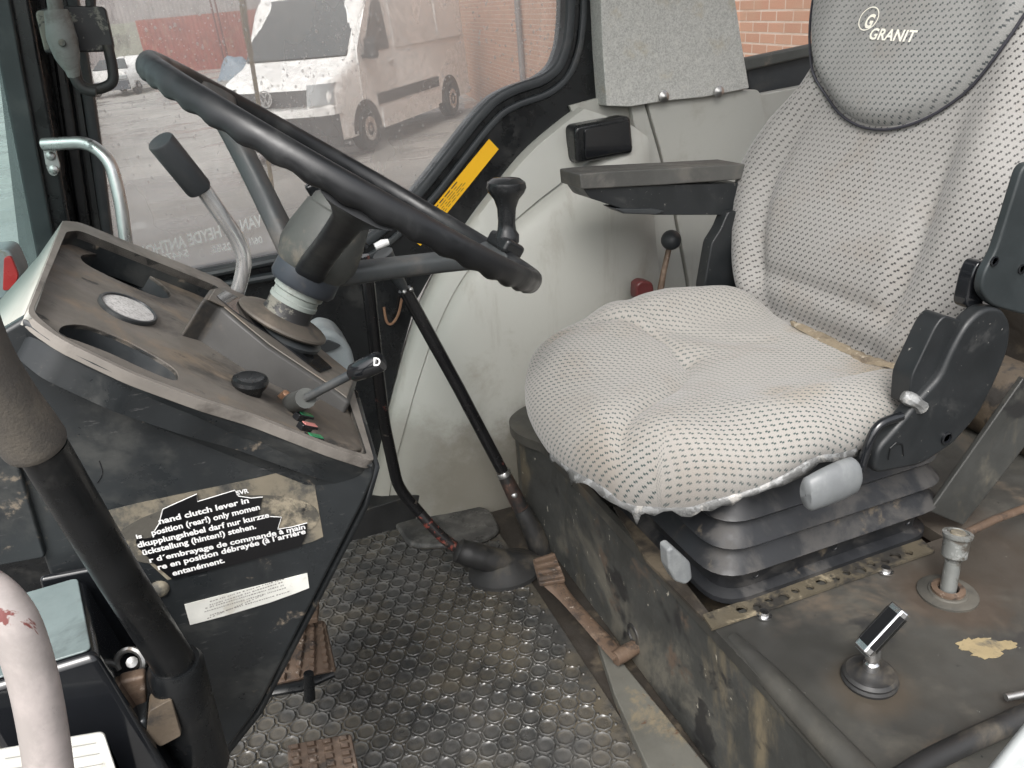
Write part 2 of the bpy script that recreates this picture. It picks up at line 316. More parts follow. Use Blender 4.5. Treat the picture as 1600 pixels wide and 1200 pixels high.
br = k.n('ShaderNodeTexBrick'); k.put(br.inputs['Vector'], uv); br.inputs['Scale'].default_value = 1.0
br.inputs['Brick Width'].default_value = .225; br.inputs['Row Height'].default_value = .075; br.inputs['Mortar Size'].default_value = .008; br.inputs['Mortar Smooth'].default_value = .2
br.inputs['Color1'].default_value = (.52, .285, .19, 1); br.inputs['Color2'].default_value = (.44, .225, .15, 1); br.inputs['Mortar'].default_value = (.60, .49, .41, 1)
c = k.mix(k.ramp(k.noise(3, 5, .7, vec=uv), .35, .8), br.outputs[0], (.45, .28, .19)); c = k.mix(k.math('MULTIPLY', k.ramp(k.noise(90, 4, .7, vec=uv), .5, .8), .4), c, (.25, .12, .08))
k.set(color=c, rough=.85, normal=k.bump(k.math('SUBTRACT', 1.0, br.outputs['Fac']), .5, .006)); MAT['brick'] = k.m
def corr(name, col, sp, rustc=None):
    k = NT(name); X, Y, Z = k.xyz(k.co('UV'))
    s = k.math('SINE', k.math('MULTIPLY', X, 6.283/sp)); c = k.mix(k.ramp(k.noise(1.2, 5, .7), .35, .75), col, tuple(x*.72 for x in col))
    if rustc: c = k.mix(k.ramp(k.noise(2.5, 6, .7, seed=2), .52, .7), c, rustc)
    k.set(color=c, rough=.5, normal=k.bump(s, .8, .03)); return k.m
MAT['container_red'] = corr('red container steel', (.26, .07, .055), .28, (.30, .17, .12))
MAT['shed_grey'] = corr('grey shed cladding', (.27, .25, .25), .33)
MAT['block'] = surf('grey green blockwork', (.25, .26, .22), .8, spots=[((.18, .18, .16), 1.2, .5, .7)])
MAT['van_white'] = surf('white van paint', (.74, .74, .73), .55, coat=0, spots=[((.68, .68, .67), 1.2, .55, 1.0, .6)])
MAT['van_glass'] = surf('van glass', (.055, .065, .07), .06, fine=False)
MAT['van_black'] = surf('van black plastic', (.03, .031, .033), .5)
MAT['van_trim'] = surf('van silver trim', (.55, .55, .55), .2, metal=.7)
MAT['lamp_glass'] = surf('lamp glass', (.26, .28, .29), .12, coat=.5)
MAT['tyre'] = surf('tyre rubber', (.025, .025, .026), .8)
MAT['tarp_blue'] = surf('grey blue tarpaulin', (.16, .21, .26), .5)
MAT['car_dark'] = surf('dark car paint', (.05, .06, .075), .25)
MAT['cane'] = surf('tan cane', (.42, .31, .18), .6, spots=[((.25, .17, .09), 30, .5, .7)])
MAT['pipe_grey'] = surf('grey pipe', (.16, .15, .15), .5)

# ------------------------------------------------------------------ mesh building
class MB:
    def __init__(s): s.v = []; s.f = []; s.uv = []; s.has = False
    def add(s, vs, fs, uvs=None):
        o = len(s.v); s.v += [tuple(map(float, v)) for v in vs]
        s.f += [tuple(i+o for i in f) for f in fs]
        if uvs is None: s.uv += [(0, 0)]*len(vs)
        else: s.uv += [tuple(map(float, q[:2])) for q in uvs]; s.has = True
        return s
    def grid(s, rows, cu=False, cv=False, uv=None, cap=False):
        n = len(rows); m = len(rows[0]); vs = [p for r in rows for p in r]; fs = []
        for i in range(n if cv else n-1):
            for j in range(m if cu else m-1):
                a = i*m+j; b = i*m+(j+1) % m; c = ((i+1) % n)*m+(j+1) % m; d = ((i+1) % n)*m+j
                fs.append((a, b, c, d))
        if cap: fs.append(tuple(range(m))[::-1]); fs.append(tuple((n-1)*m+j for j in range(m)))
        return s.add(vs, fs, [q for r in uv for q in r] if uv else None)
    def tube(s, path, r, seg=12, cap=True, flat=1.0, up=None, fn=None):
        P = [np.array(p, float) for p in path]; n = len(P); rows = []
        T = [unit(P[min(i+1, n-1)]-P[max(i-1, 0)]) for i in range(n)]
        ref = np.array(up, float) if up is not None else (np.array([0, 0, 1.]) if abs(T[0][2]) < .9 else np.array([1., 0, 0]))
        a = unit(ref-T[0]*np.dot(ref, T[0]))
        for i in range(n):
            a = unit(a-T[i]*np.dot(a, T[i])); b = np.cross(T[i], a)
            ri = r[i] if isinstance(r, (list, tuple, np.ndarray)) else r
            rows.append([P[i]+(a*math.cos(2*math.pi*k/seg)*flat+b*math.sin(2*math.pi*k/seg))*ri for k in range(seg)])
        return s.grid(rows, cu=True, cap=cap)
    def lathe(s, o, axis, prof, seg=24, cap=True, sx=1.0, ref=None):
        """prof = [(radius, height along axis)]"""
        o = np.array(o, float); ax_ = unit(axis)
        rf = np.array(ref, float) if ref is not None else (np.array([0, 0, 1.]) if abs(ax_[2]) < .9 else np.array([1., 0, 0]))
        a = unit(rf-ax_*np.dot(rf, ax_)); b = np.cross(ax_, a)
        rows = [[o+ax_*h+(a*math.cos(2*math.pi*k/seg)*sx+b*math.sin(2*math.pi*k/seg))*max(r, 1e-5) for k in range(seg)] for r, h in prof]
        return s.grid(rows, cu=True, cap=cap)
    def prism(s, poly, vec):
        P = [np.array(p, float) for p in poly]; v = np.array(vec, float); n = len(P)
        vs = P+[p+v for p in P]
        fs = [tuple(range(n))[::-1], tuple(range(n, 2*n))]+[(i, (i+1) % n, n+(i+1) % n, n+i) for i in range(n)]
        return s.add(vs, fs)
    def box(s, c, ex, ey, ez):
        c, ex, ey, ez = [np.array(q, float) for q in (c, ex, ey, ez)]
        vs = [c+ex*i+ey*j+ez*l for i in (-1, 1) for j in (-1, 1) for l in (-1, 1)]
        return s.add(vs, [(0, 1, 3, 2), (4, 6, 7, 5), (0, 4, 5, 1), (2, 3, 7, 6), (0, 2, 6, 4), (1, 5, 7, 3)])
    def abox(s, lo, hi):
        lo = np.array(lo, float); hi = np.array(hi, float); c = (lo+hi)/2; h = (hi-lo)/2
        return s.box(c, (h[0], 0, 0), (0, h[1], 0), (0, 0, h[2]))
    def hexa(s, bottom, top):
        n = len(bottom); vs = list(bottom)+list(top)
        return s.add(vs, [tuple(range(n))[::-1], tuple(range(n, 2*n))]+[(i, (i+1) % n, n+(i+1) % n, n+i) for i in range(n)])
    def plate(s, o, e1, e2, outer, holes, thick, nrm):
        """flat plate with real holes: outer / holes are 2-D loops in (e1, e2) metres; extruded by thick*nrm"""
        o, e1, e2, nrm = [np.array(q, float) for q in (o, e1, e2, nrm)]
        vs = []; ed = []
        for L in [outer]+list(holes):
            b = len(vs); vs += [Vector((float(p[0]), float(p[1]))) for p in L]; ed += [(b+i, b+(i+1) % len(L)) for i in range(len(L))]
        r = delaunay_2d_cdt(vs, ed, [], 0, 1e-7); V2, E2, F2 = r[0], r[1], r[2]
        def inl(x, y, L):
            c = False
            for i in range(len(L)):
                a, b = L[i-1], L[i]
                if (a[1] > y) != (b[1] > y) and x < (b[0]-a[0])*(y-a[1])/(b[1]-a[1])+a[0]: c = not c
            return c
        F3 = []
        for f in F2:
            cx = sum(V2[i][0] for i in f)/len(f); cy = sum(V2[i][1] for i in f)/len(f)
            if inl(cx, cy, outer) and not any(inl(cx, cy, L) for L in holes): F3.append(f)
        F2 = F3
        P = [o+e1*p[0]+e2*p[1] for p in V2]; n = len(P)
        cnt = {}
        for f in F2:
            for i in range(len(f)):
                a, b = f[i], f[(i+1) % len(f)]; cnt.setdefault(frozenset((a, b)), []).append((a, b))
        fs = [tuple(f) for f in F2]+[tuple(i+n for i in f)[::-1] for f in F2]
        for kx, l in cnt.items():
            if len(l) == 1: a, b = l[0]; fs.append((b, a, a+n, b+n))
        uv = [(p[0], p[1]) for p in V2]*2
        return s.add(P+[p+nrm*thick for p in P], fs, uv)
    def sphere(s, c, r, seg=16, sq=(1, 1, 1)):
        c = np.array(c, float); rows = []
        for i in range(seg//2+1):
            t = math.pi*i/(seg//2); rows.append([c+np.array([math.sin(t)*math.cos(2*math.pi*k/seg)*sq[0], math.sin(t)*math.sin(2*math.pi*k/seg)*sq[1], math.cos(t)*sq[2]])*max(r, 1e-6) for k in range(seg)])
        return s.grid(rows, cu=True)
    def build(s, name, mat, parent=None, bevel=None, sharp=38, seg=2, loc=None, subsurf=0):
        V = np.array(s.v); root = parent
        if parent is not None:
            org = np.array(parent['_org'])
        else:
            org = np.array(loc) if loc is not None else np.array([(V[:, 0].min()+V[:, 0].max())/2, (V[:, 1].min()+V[:, 1].max())/2, V[:, 2].min()])
        me = bpy.data.meshes.new(name); me.from_pydata([tuple(v) for v in (V-org)], [], s.f)
        if s.has:
            l = me.uv_layers.new(name='UVMap'); vi = np.empty(len(me.loops), dtype=np.int32); me.loops.foreach_get('vertex_index', vi)
            l.data.foreach_set('uv', np.array(s.uv, dtype=np.float32)[vi].ravel())
        bm = bmesh.new(); bm.from_mesh(me)
        bmesh.ops.remove_doubles(bm, verts=bm.verts, dist=1e-6)
        bmesh.ops.recalc_face_normals(bm, faces=bm.faces)
        ca = R_(sharp)
        for e in bm.edges:
            if len(e.link_faces) == 2 and e.calc_face_angle(0) > ca and not bevel: e.smooth = False
        for f in bm.faces: f.smooth = True
        bm.to_mesh(me); bm.free()
        ob = bpy.data.objects.new(name, me); COL.objects.link(ob); me.materials.append(mat)
        if bevel:
            md = ob.modifiers.new('bevel', 'BEVEL'); md.width = bevel; md.segments = seg; md.limit_method = 'ANGLE'; md.angle_limit = ca; md.harden_normals = True
        if parent is None: ob.location = org; ob['_org'] = [float(q) for q in org]
        else: ob.parent = parent; ob['_org'] = [float(q) for q in org]
        return ob

def thing(name, label, cat, at, group=None):
    o = bpy.data.objects.new(name, None); COL.objects.link(o); o.location = [float(q) for q in at]; o.empty_display_size = .05
    o['_org'] = [float(q) for q in at]; o['label'] = label; o['category'] = cat
    if group: o['group'] = group
    return o
def tag(o, label=None, cat=None, group=None, kind=None):
    if label: o['label'] = label
    if cat: o['category'] = cat
    if group: o['group'] = group
    if kind: o['kind'] = kind
    return o

def text_points(body, size=1.0, bold=0.0, shear=0.0, align='LEFT', spacing=1.0):
    cu = bpy.data.curves.new('lettering', 'FONT'); cu.body = body; cu.size = size; cu.offset = bold; cu.shear = shear; cu.align_x = align; cu.resolution_u = 3; cu.space_character = spacing
    ob = bpy.data.objects.new('lettering', cu); COL.objects.link(ob)
    dg = bpy.context.evaluated_depsgraph_get(); me = bpy.data.meshes.new_from_object(ob.evaluated_get(dg))
    vs = [tuple(v.co) for v in me.vertices]; fs = [tuple(p.vertices) for p in me.polygons]
    bpy.data.objects.remove(ob); bpy.data.curves.remove(cu); bpy.data.meshes.remove(me)
    return vs, fs
def text_on(mb, body, p0, p1, upv, bold=.02, shear=0, size=None, lift=None, fn=None, height=None, spacing=1.0):
    """letters from p0 to p1 (3-D, baseline) ; upv = direction of letter tops; height = cap height in metres"""
    vs, fs = text_points(body, 1.0, bold, shear, spacing=spacing)
    if not vs: return
    p0 = np.array(p0, float); p1 = np.array(p1, float); x0 = min(v[0] for v in vs); x1 = max(v[0] for v in vs)
    ex = (p1-p0)/(x1-x0); s = np.linalg.norm(ex); ey = unit(np.array(upv, float))*(height/.72 if height else s)
    P = [p0+ex*(v[0]-x0)+ey*v[1] for v in vs]
    if fn: P = [fn(p) for p in P]
    if lift is not None: P = [p+np.array(lift) for p in P]
    mb.add(P, fs)

# ================================================================== OUTSIDE: yard, brick wall, van, background
gn = np.cross(ray(150, 62), ray(800, 0)); gn = gn/np.linalg.norm(gn); gn = gn if gn[2] > 0 else -gn
HG = 2.1; G0 = CAM-gn*HG
def G(u, v): return apl(u, v, G0, gn)
m = MB(); gx = unit(np.cross(A(0, 1, 0), gn)); gy = np.cross(gn, gx)
rows = []; uv = []
for j in range(-6, 41):
    yy = (abs(j)**1.75)*.35*(1 if j > 0 else -1); rows.append([G0+gx*((abs(i)**1.75)*.35*(1 if i > 0 else -1))+gy*yy+gn*(.02*math.sin(i*1.3+j*.7)) for i in range(-36, 37)])
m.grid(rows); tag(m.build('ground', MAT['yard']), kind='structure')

# brick wall on the right
wa = ad(1200, 40, 5.6); wb = ad(850, 70, 11.7)
def gproj(p): return p-gn*np.dot(p-G0, gn)
wa, wb = gproj(wa), gproj(wb); wd = unit(wb-wa); wn = unit(np.cross(gn, wd))
if np.dot(wn, CAM-wa) < 0: wn = -wn
m = MB(); s0, s1 = -4.5, 16.0
def wp(s, h, o=0): return wa+wd*s+gn*h+wn*o
rows = [[wp(s0, 0), wp(s1, 0)], [wp(s0, 5), wp(s1, 5)]]
m.grid(rows, uv=[[(s0, 0), (s1, 0)], [(s0, 5), (s1, 5)]])
m.grid([[wp(s0, 0, -.25), wp(s0, 0)], [wp(s0, 5, -.25), wp(s0, 5)]], uv=[[(0, 0), (.25, 0)], [(0, 5), (.25, 5)]])
m.grid([[wp(s1, 0), wp(s1, 0, -.25)], [wp(s1, 5), wp(s1, 5, -.25)]], uv=[[(0, 0), (.25, 0)], [(0, 5), (.25, 5)]])
m.grid([[wp(s0, 5), wp(s1, 5)], [wp(s0, 5, -.25), wp(s1, 5, -.25)]], uv=[[(0, 0), (.25, 0)], [(0, 5), (.25, 5)]])
tag(m.build('brick_wall', MAT['brick']), 'long orange brick wall behind the van and rear window', 'brick wall')
# down pipe on the wall
d = ray(812, 60); t = np.dot(wn, wa+wn*.07-CAM)/np.dot(wn, d); pp = gproj(CAM+d*t)
m = MB(); m.tube([pp+gn*.1, pp+gn*5], .05, 10)
for hh in (.8, 2.2, 3.6): m.tube([pp+gn*hh, pp+gn*(hh+.05)], .065, 10)
tag(m.build('drain_pipe', MAT['pipe_grey']), 'grey drain pipe running down the brick wall', 'drain pipe')

# ---- van
vA = G(582, 238); vB = G(688, 193); vL = unit(vB-vA); vW = np.cross(gn, vL)
if np.dot(vW, RT) > 0: vW = -vW           # points to the hidden side (image left)
VO = vA                                    # ground contact of the near front wheel
WB = 3.25; VWID = 1.93
VS = 1.13
def VP(l, wdt, h): return VO+(vL*l+vW*wdt+gn*h)*VS
van = thing('van', 'white panel van with black bumper parked nose towards the tractor', 'van', VP(1.5, .95, 0))
# body: side profile lofted across the width with tumblehome and rounded corners
prof = [(-.90, .30), (-.95, .75), (-.90, .98), (-.72, 1.14), (-.22, 1.30), (.62, 2.16), (.95, 2.36), (1.5, 2.44), (4.2, 2.44), (4.27, 2.30), (4.30, .34)]
prof = rpoly([A(*p) for p in prof], [.05, .12, .12, .10, .10, .2, .2, .1, .1, .1, .05], 4)
rows = []
for fr in [0, .015, .03, .05, .07]+[.1+.8*i/16 for i in range(17)]+[.93, .95, .97, .985, 1]:
    e = min(fr, 1-fr); rr = []
    for (l, h) in prof:
        tum = .05*max(0, (h-1.2))/1.2
        inset = .0; sh = max(0, .05-e)/.05
        l2 = l+(0.16*sh**2+.25*(abs(fr-.5)*2)**3*.6) if l < 0.4 else l-.05*sh**2*(l > 4)
        h2 = h-(.05*sh**2 if h > 1 else 0)
        wv = VWID*fr; wv = wv+(tum if fr < .5 else -tum)*abs(fr-.5)*2
        rr.append(VP(l2, wv, h2))
    rows.append(rr)
m = MB(); m.grid(rows, cu=True, cap=True); m.build('body', MAT['van_white'], van, sharp=40)
def vfront(fr, tt):
    """point on the windscreen: fr across, tt 0 bottom..1 top"""
    l = -.20+tt*.80; h = 1.325+tt*.82; l2 = l+.25*(abs(fr-.5)*2)**3*.6
    tum = .05*max(0, (h-1.2))/1.2
    return VP(l2, VWID*fr+(tum if fr < .5 else -tum)*abs(fr-.5)*2, h)+unit(-vL*.7+gn*.72)*.034
m = MB(); m.grid([[vfront(.06+.88*i/14, .03+.94*j/5) for i in range(15)] for j in range(6)]); m.grid([[vfront(.06+.88*i/14, .03+.94*j/5)-unit(-vL*.7+gn*.72)*.03 for i in range(15)] for j in range(6)]); m.build('windscreen', MAT['van_glass'], van)
def vside(l, h, o=.012):
    tum = .05*max(0, (h-1.2))/1.2
    return VP(l, tum-o, h)
def sidepanel(name, pts, mat, th=.02, o=.012, par=van):
    mm = MB(); P = [vside(l, h, o) for l, h in pts]; mm.prism(P, vW*th); return mm.build(name, mat, par)
sd_door = sidepanel('door', rpoly([A(-.05, .62), A(1.13, .62), A(1.13, 1.32), A(1.06, 2.12), A(.62, 2.10), A(.02, 1.42)], .08), MAT['van_white'], .03, .008)
sidepanel('window', rpoly([A(.20, 1.36), A(1.04, 1.36), A(.98, 2.03), A(.72, 2.03)], .07), MAT['van_glass'], .03, .016, sd_door)
mm = MB(); mm.box(vside(1.0, 1.2, .03), vL*.08, gn*.015, vW*.02); mm.build('handle', MAT['van_white'], sd_door, bevel=.005)
sidepanel('side_panel', rpoly([A(1.25, 1.36), A(2.9, 1.36), A(2.9, 2.14), A(1.25, 2.14)], .06), MAT['van_white'], .03, .006)
sidepanel('rear_side_panel', rpoly([A(3.0, 1.36), A(4.15, 1.36), A(4.15, 2.14), A(3.0, 2.14)], .06), MAT['van_white'], .03, .006)
sidepanel('rubbing_strip', [(.42, .62), (2.75, .62), (2.75, .78), (.42, .78)], MAT['van_black'], .03, .02)
sidepanel('sill_panel', [(.50, .28), (2.62, .28), (2.62, .58), (.50, .58)], MAT['van_white'], .03, .022)
# bumper, grille, lamps
def fpt(fr, h, o): 
    base = -.955 if h < .8 else (-.93 if h < 1.0 else -.85)
    return VP(base+.16*(abs(fr-.5)*2)**3+.09*(abs(fr-.5)*2)**8-o, VWID*fr, h)
def frontband(name, f0, f1, h0, h1, mat, o=.02, par=van, d=.08):
    mm = MB(); N = 13; outr = []
    for j, h in enumerate((h0, h1)): outr.append([fpt(f0+(f1-f0)*i/(N-1), h, o) for i in range(N)])
    inr = [[p+vL*d for p in r] for r in outr]
    mm.grid([inr[0], outr[0], outr[1], inr[1]]); return mm.build(name, mat, par, sharp=30)
frontband('bumper', -.0, 1.0, .22, .66, MAT['van_black'], .05, d=.3)
gr = frontband('grille', .20, .80, .80, 1.00, MAT['van_black'], .05)
frontband('bumper_bar', .02, .98, .66, .76, MAT['van_white'], .05, d=.2)
for f0, f1 in ((.02, .19), (.81, .98)): frontband('headlight', f0, f1, .80, 1.06, MAT['lamp_glass'], .055, d=.15)
ec = fpt(.5, .93, .07); ey = unit(gn*1-(-vL)*.0)
m = MB(); ring = [(.105, 0), (.125, 0), (.125, .015), (.105, .015)]
m.lathe(ec, -vL, ring+[ring[0]], 28, cap=False)
def bar2(mm, c, ex, ey_, pts, wd_, th): 
    for (a, b) in zip(pts[:-1], pts[1:]):
        a = np.array(a); b = np.array(b); dd = (b-a)/np.linalg.norm(b-a); nn = np.array([-dd[1], dd[0]])*wd_/2
        q = [a+nn, b+nn, b-nn, a-nn]; mm.prism([c+ex*p[0]+ey_*p[1] for p in q], -vL*th)
exw = -vW if np.dot(-vW, RT) > 0 else vW
bar2(m, ec, exw, gn, [(-.055, .095), (0, .012), (.055, .095)], .022, .014)
bar2(m, ec, exw, gn, [(-.098, .045), (-.045, -.09), (0, .0), (.045, -.09), (.098, .045)], .022, .0137)
m.build('emblem', MAT['van_trim'], gr)
for wl in (0, WB):
    for ws in (.10, VWID-.10):
        c = VP(wl, ws-.045 if ws < 1 else ws, .345); o = -1 if ws < 1 else 1
        mm = MB(); mm.lathe(c-vW*.11, vW, [(.20, 0), (.31, 0), (.345, .03), (.345, .19), (.31, .22), (.20, .22)], 28); wh = mm.build('wheel', MAT['tyre'], van)
        mm = MB(); mm.lathe(c+vW*o*.085, vW*o, [(.19, 0), (.21, .012), (.19, .03), (.06, .022), (.03, .035)], 20); mm.build('rim', MAT['van_trim'], wh)
        if ws < 1:
            arch = [VP(wl+.43*math.cos(t), -.012, .345+.43*math.sin(t)) for t in np.linspace(.08, math.pi-.08, 17)]+[VP(wl+.36*math.cos(t), -.012, .345+.36*math.sin(t)) for t in np.linspace(math.pi-.08, .08, 17)]
            mm = MB(); mm.prism([VP(wl+.42*math.cos(t), -.014, .33+.42*math.sin(t)) for t in np.linspace(0, math.pi, 21)], vW*.05); mm.build('wheel_arch', MAT['van_black'], van)
m = MB(); mc = VP(.15, -.14, 1.42); m.prism(rpoly([mc+gn*.16+vW*.1, mc+gn*.16-vW*.1, mc-gn*.16-vW*.1, mc-gn*.16+vW*.1], .05), vL*.1); m.tube([mc-vW*-.06-gn*.1, mc+vW*.16-gn*.12], .03, 8); m.build('mirror', MAT['van_black'], van, bevel=.015)

# ---- background row
def bgbox(name, u0, u1, vt, vb, dist, mat, label, cat, depth=3, kind=None):
    """a building / container standing dist metres away, spanning the surveyed bearings"""
    b0 = gproj(ad(u0, vb, dist)); b1 = gproj(ad(u1, vb, dist)); dr = unit(b1-b0); L = np.linalg.norm(b1-b0)
    back = unit(np.cross(gn, dr)); back = back if np.dot(back, FW) > 0 else -back
    top = ad((u0+u1)/2, vt, dist); hgt = np.dot(top-G0, gn)
    mm = MB()
    P = [b0, b1, b1+back*depth, b0+back*depth]; T = [p+gn*hgt for p in P]
    q = [0, L, L+depth, 2*L+depth, 2*L+2*depth]
    for i in range(4):
        mm.add([P[i], P[(i+1) % 4], T[(i+1) % 4], T[i]], [(0, 1, 2, 3)], [(q[i], 0), (q[i+1], 0), (q[i+1], hgt), (q[i], hgt)])
    mm.add(T, [(0, 1, 2, 3)], [(0, 0), (L, 0), (L, depth), (0, depth)])
    o = mm.build(name, mat); 
    if label: tag(o, label, cat)
    if kind: tag(o, kind=kind)
    return o, b0, dr, L, hgt, back
bgbox('shed', -500, 760, -160, 70, 62, MAT['shed_grey'], 'long grey clad shed across the back of the yard', 'shed', 12)
o, b0, dr, L, hh, bk = bgbox('shipping_container', 228, 420, 22, 95, 44, MAT['container_red'], 'faded red shipping container left of the van', 'container', 2.4)
bgbox('block_wall', 168, 230, 36, 84, 45, MAT['block'], 'short grey green block wall beside the red container', 'wall', .4)
p = gproj(ad(362, 80, 34)); m = MB(); rows = []
for i in range(9):
    a = i/8*2-1; rows.append([p+dr*a*.75+gn*max(0, (1-a*a)**.5*(.95+.1*math.sin(a*5+j)))*(1-abs(j/4-1)**2.5)*1+bk*(j/4-1)*.6 for j in range(9)])
m.grid(rows); tag(m.build('tarpaulin', MAT['tarp_blue']), 'grey blue tarpaulin heap in front of the red container', 'tarpaulin')
for u in (349, 356):
    p = gproj(ad(u, 90, 43)); m = MB(); m.tube([p, p+gn*6], .05, 8); tag(m.build('pole', MAT['red_plastic']), 'thin dark red pole standing before the red container', 'pole', 'thin poles at the container')
# small parked car, far left
cp = gproj(ad(158, 100, 30)); cdx = dr; cdy = bk
car = thing('parked_car', 'small pale car parked far off behind the hook bracket', 'car', cp)
def CP(a, b, h): return cp+cdx*a+cdy*b+gn*h
cprof = rpoly([A(-.95, .25), A(-.95, .75), A(-.72, .98), (A(-.55, 1.38)), A(.55, 1.38), A(.75, .98), A(.95, .75), A(.95, .25)], .12)
rows = []
for b, s in ((0, .9), (.15, .97), (.6, 1), (2.6, 1), (3.6, .98), (3.75, .9)):
    hs_ = (.62 if b < .8 else (1.0 if b < 3 else .75)); rows.append([CP(x*s, b, min(h, .95+.45*(hs_-.6)/.4 if hs_ > .6 else .95)) for x, h in cprof])
m = MB(); m.grid(rows, cu=True, cap=True); m.build('body', MAT['van_white'], car)
m = MB(); m.prism([CP(-.7, .62, .98), CP(.7, .62, .98), CP(.5, 1.0, 1.32), CP(-.5, 1.0, 1.32)], -cdy*.05+gn*.03); m.build('windscreen', MAT['van_glass'], car)
m = MB(); m.box(CP(0, -.03, .42), cdx*.9, cdy*.04, gn*.17); m.build('bumper', MAT['car_dark'], car, bevel=.02)
for a in (-.68, .68):
    m = MB(); m.box(CP(a, -.02, .70), cdx*.2, cdy*.04, gn*.08); m.build('headlight', MAT['lamp_glass'], car, bevel=.03)
for a in (-.85, .85):
    for b in (.65, 3.0):
        m = MB(); m.lathe(CP(a, b, .31)-cdx*.1, cdx, [(.2, 0), (.31, .02), (.31, .18), (.2, .2)], 18); m.build('wheel', MAT['tyre'], car)

# ================================================================== CAB SHELL
m = MB(); m.grid([[A(-.9, -.3, -.006), A(1.7, -.3, -.006)], [A(-.9, 1.62, -.006), A(1.7, 1.62, -.006)]])
tag(m.build('cab_floor', MAT['grime']), kind='structure')
# floor mat with raised twelve sided rings
m = MB(); x0, x1, y0, y1 = -.34, .392, .28, 1.47
m.abox((x0, y0, -.004), (x1, y1, 0)); pt = .0320; j = 0; y = y0+.02
while y < y1-.012:
    x = x0+.016+(pt/2 if j % 2 else 0)
    while x < x1-.014:
        rot = .39+random.uniform(-.12, .12); h = .0032+random.uniform(-.0006, .0004); N = 8; jx, jy = random.uniform(-.0006, .0006), random.uniform(-.0006, .0006); rows = []
        for r, z in ((.0159, 0), (.0150, h*.8), (.0143, h), (.0135, h*.85), (.0122, .0010), (.0075, .0013), (.0005, .0016)):
            rows.append([(x+jx+r*math.cos(rot+6.283*k/N), y+jy+r*math.sin(rot+6.283*k/N), z) for k in range(N)])
        m.grid(rows, cu=True)
        for q in (0, 1):        # the little studs between rings
            tx, ty = x+pt/2, y+(pt*.289 if q else -pt*.289)
            if tx < x1-.006: m.lathe((tx, ty, 0), (0, 0, 1), [(.0034, 0), (.0026, .0022), (.0003, .0024)], 6, cap=False)
        x += pt
    y += pt*.866; j += 1
tag(m.build('floor_mat', MAT['mat'], sharp=75), 'wet black rubber floor mat with raised ring pattern', 'floor mat')
# side wall below the window (black), pillar, frame: one cab frame
YW = 1.50
frame = thing('cab_frame', 'black painted cab frame with rounded side window opening', 'cab frame', A(.1, YW, 0))
ex, ez = A(1, 0, 0), A(0, 0, 1)
def w2(u, v, y=YW): p = ay(u, v, y); return (p[0], p[2])
glass_px = [(176, 392), (158, 250), (140, 120), (126, -40), (895, -80), (886, 20), (881, 70), (868, 104), (846, 121), (800, 136), (770, 152), (740, 184), (700, 236), (650, 300), (600, 350), (566, 377), (520, 388), (430, 400), (330, 420), (200, 445)]
def lift(px_, zt):
    out = []
    for u, v in px_:
        x, z = w2(u, v)
        if v < -30: x0_, z0_ = w2(u, 0); x = x0_+(x-x0_)*(zt-z0_)/(z-z0_)*.35; z = zt
        out.append((x, z))
    return out
gl = lift(glass_px, 1.66); gl_r = [tuple(q) for q in rpoly([A(*p) for p in gl], .02, 3)]
outer_px = [(-40, 1000), (40, 470), (0, 130), (-25, -90), (945, -110), (946, 60), (948, 130), (936, 156), (900, 175), (850, 212), (800, 262), (740, 335), (690, 400), (650, 470), (625, 560), (606, 640), (592, 740), (570, 850)]
ou = lift(outer_px, 1.80)
m = MB(); m.plate((0, YW, 0), ex, ez, ou, [gl_r], .05, (0, 1, 0)); m.build('side_frame', MAT['black'], frame, sharp=30)
m = MB(); m.abox((-.75, .50, 1.80), (1.45, 1.60, 1.85)); m.build('shade_roof', MAT['liner'], frame, bevel=.02)  # unseen roof added to dim the cab, cut short to let light in
# pillar box section with ridges
for (ua, ub, va, vb, dy, nm) in ((0, 62, 60, 470, .085, 'pillar'), (88, 108, -60, 400, .02, 'pillar_ridge'), (112, 122, -60, 400, .012, 'pillar_ridge')):
    a, b = lift([(ua+20, -60), (ub+12, -60)], 1.79); c, d_ = w2(ub+82 if nm == 'pillar' else ub+54, 470), w2(ua+88 if nm == 'pillar' else ua+54, 470)
    m = MB(); m.prism([(a[0], YW-.001, a[1]), (b[0], YW-.001, b[1]), (c[0], YW-.001, c[1]), (d_[0], YW-.001, d_[1])], (0, -dy, 0)); m.build(nm, MAT['black'], frame, bevel=.006)
# rubber seal: two beads round the glass
gs = [A(p[0], YW-.004, p[1]) for p in rpoly([A(*q) for q in gl], .045, 7)]
m = MB(); n_ = len(gs)
def off(loop, d):
    out = []; L = len(loop); ar = sum(loop[i][0]*loop[(i+1) % L][2]-loop[(i+1) % L][0]*loop[i][2] for i in range(L))
    for i in range(L):
        t = unit(loop[(i+1) % L]-loop[i-1]); nn = A(t[2], 0, -t[0])*(1 if ar > 0 else -1); out.append(loop[i]+nn*d)
    return out
for d_, r_ in ((.006, .008), (.034, .0055)):
    lp = off(gs, d_); T = []
    rows = []
    for i in range(n_):
        t = unit(lp[(i+1) % n_]-lp[i-1]); nn = A(t[2], 0, -t[0]); rows.append([lp[i]+nn*math.cos(q)*r_*1.3+A(0, 1, 0)*math.sin(q)*r_ for q in np.linspace(0, 2*math.pi, 9)[:-1]])
    m.grid(rows, cu=True, cv=True)
m.build('window_seal', MAT['dark_plastic'], frame)
m = MB()
for px_ in ([(300, 433), (345, 425), (425, 408), (520, 396)], [(300, 452), (380, 440), (470, 424), (540, 416)]):
    m.tube([ay(u, v, YW-.012) for u, v in px_], .007, 8)
m.build('sill_ridge', MAT['dark_plastic'], frame)
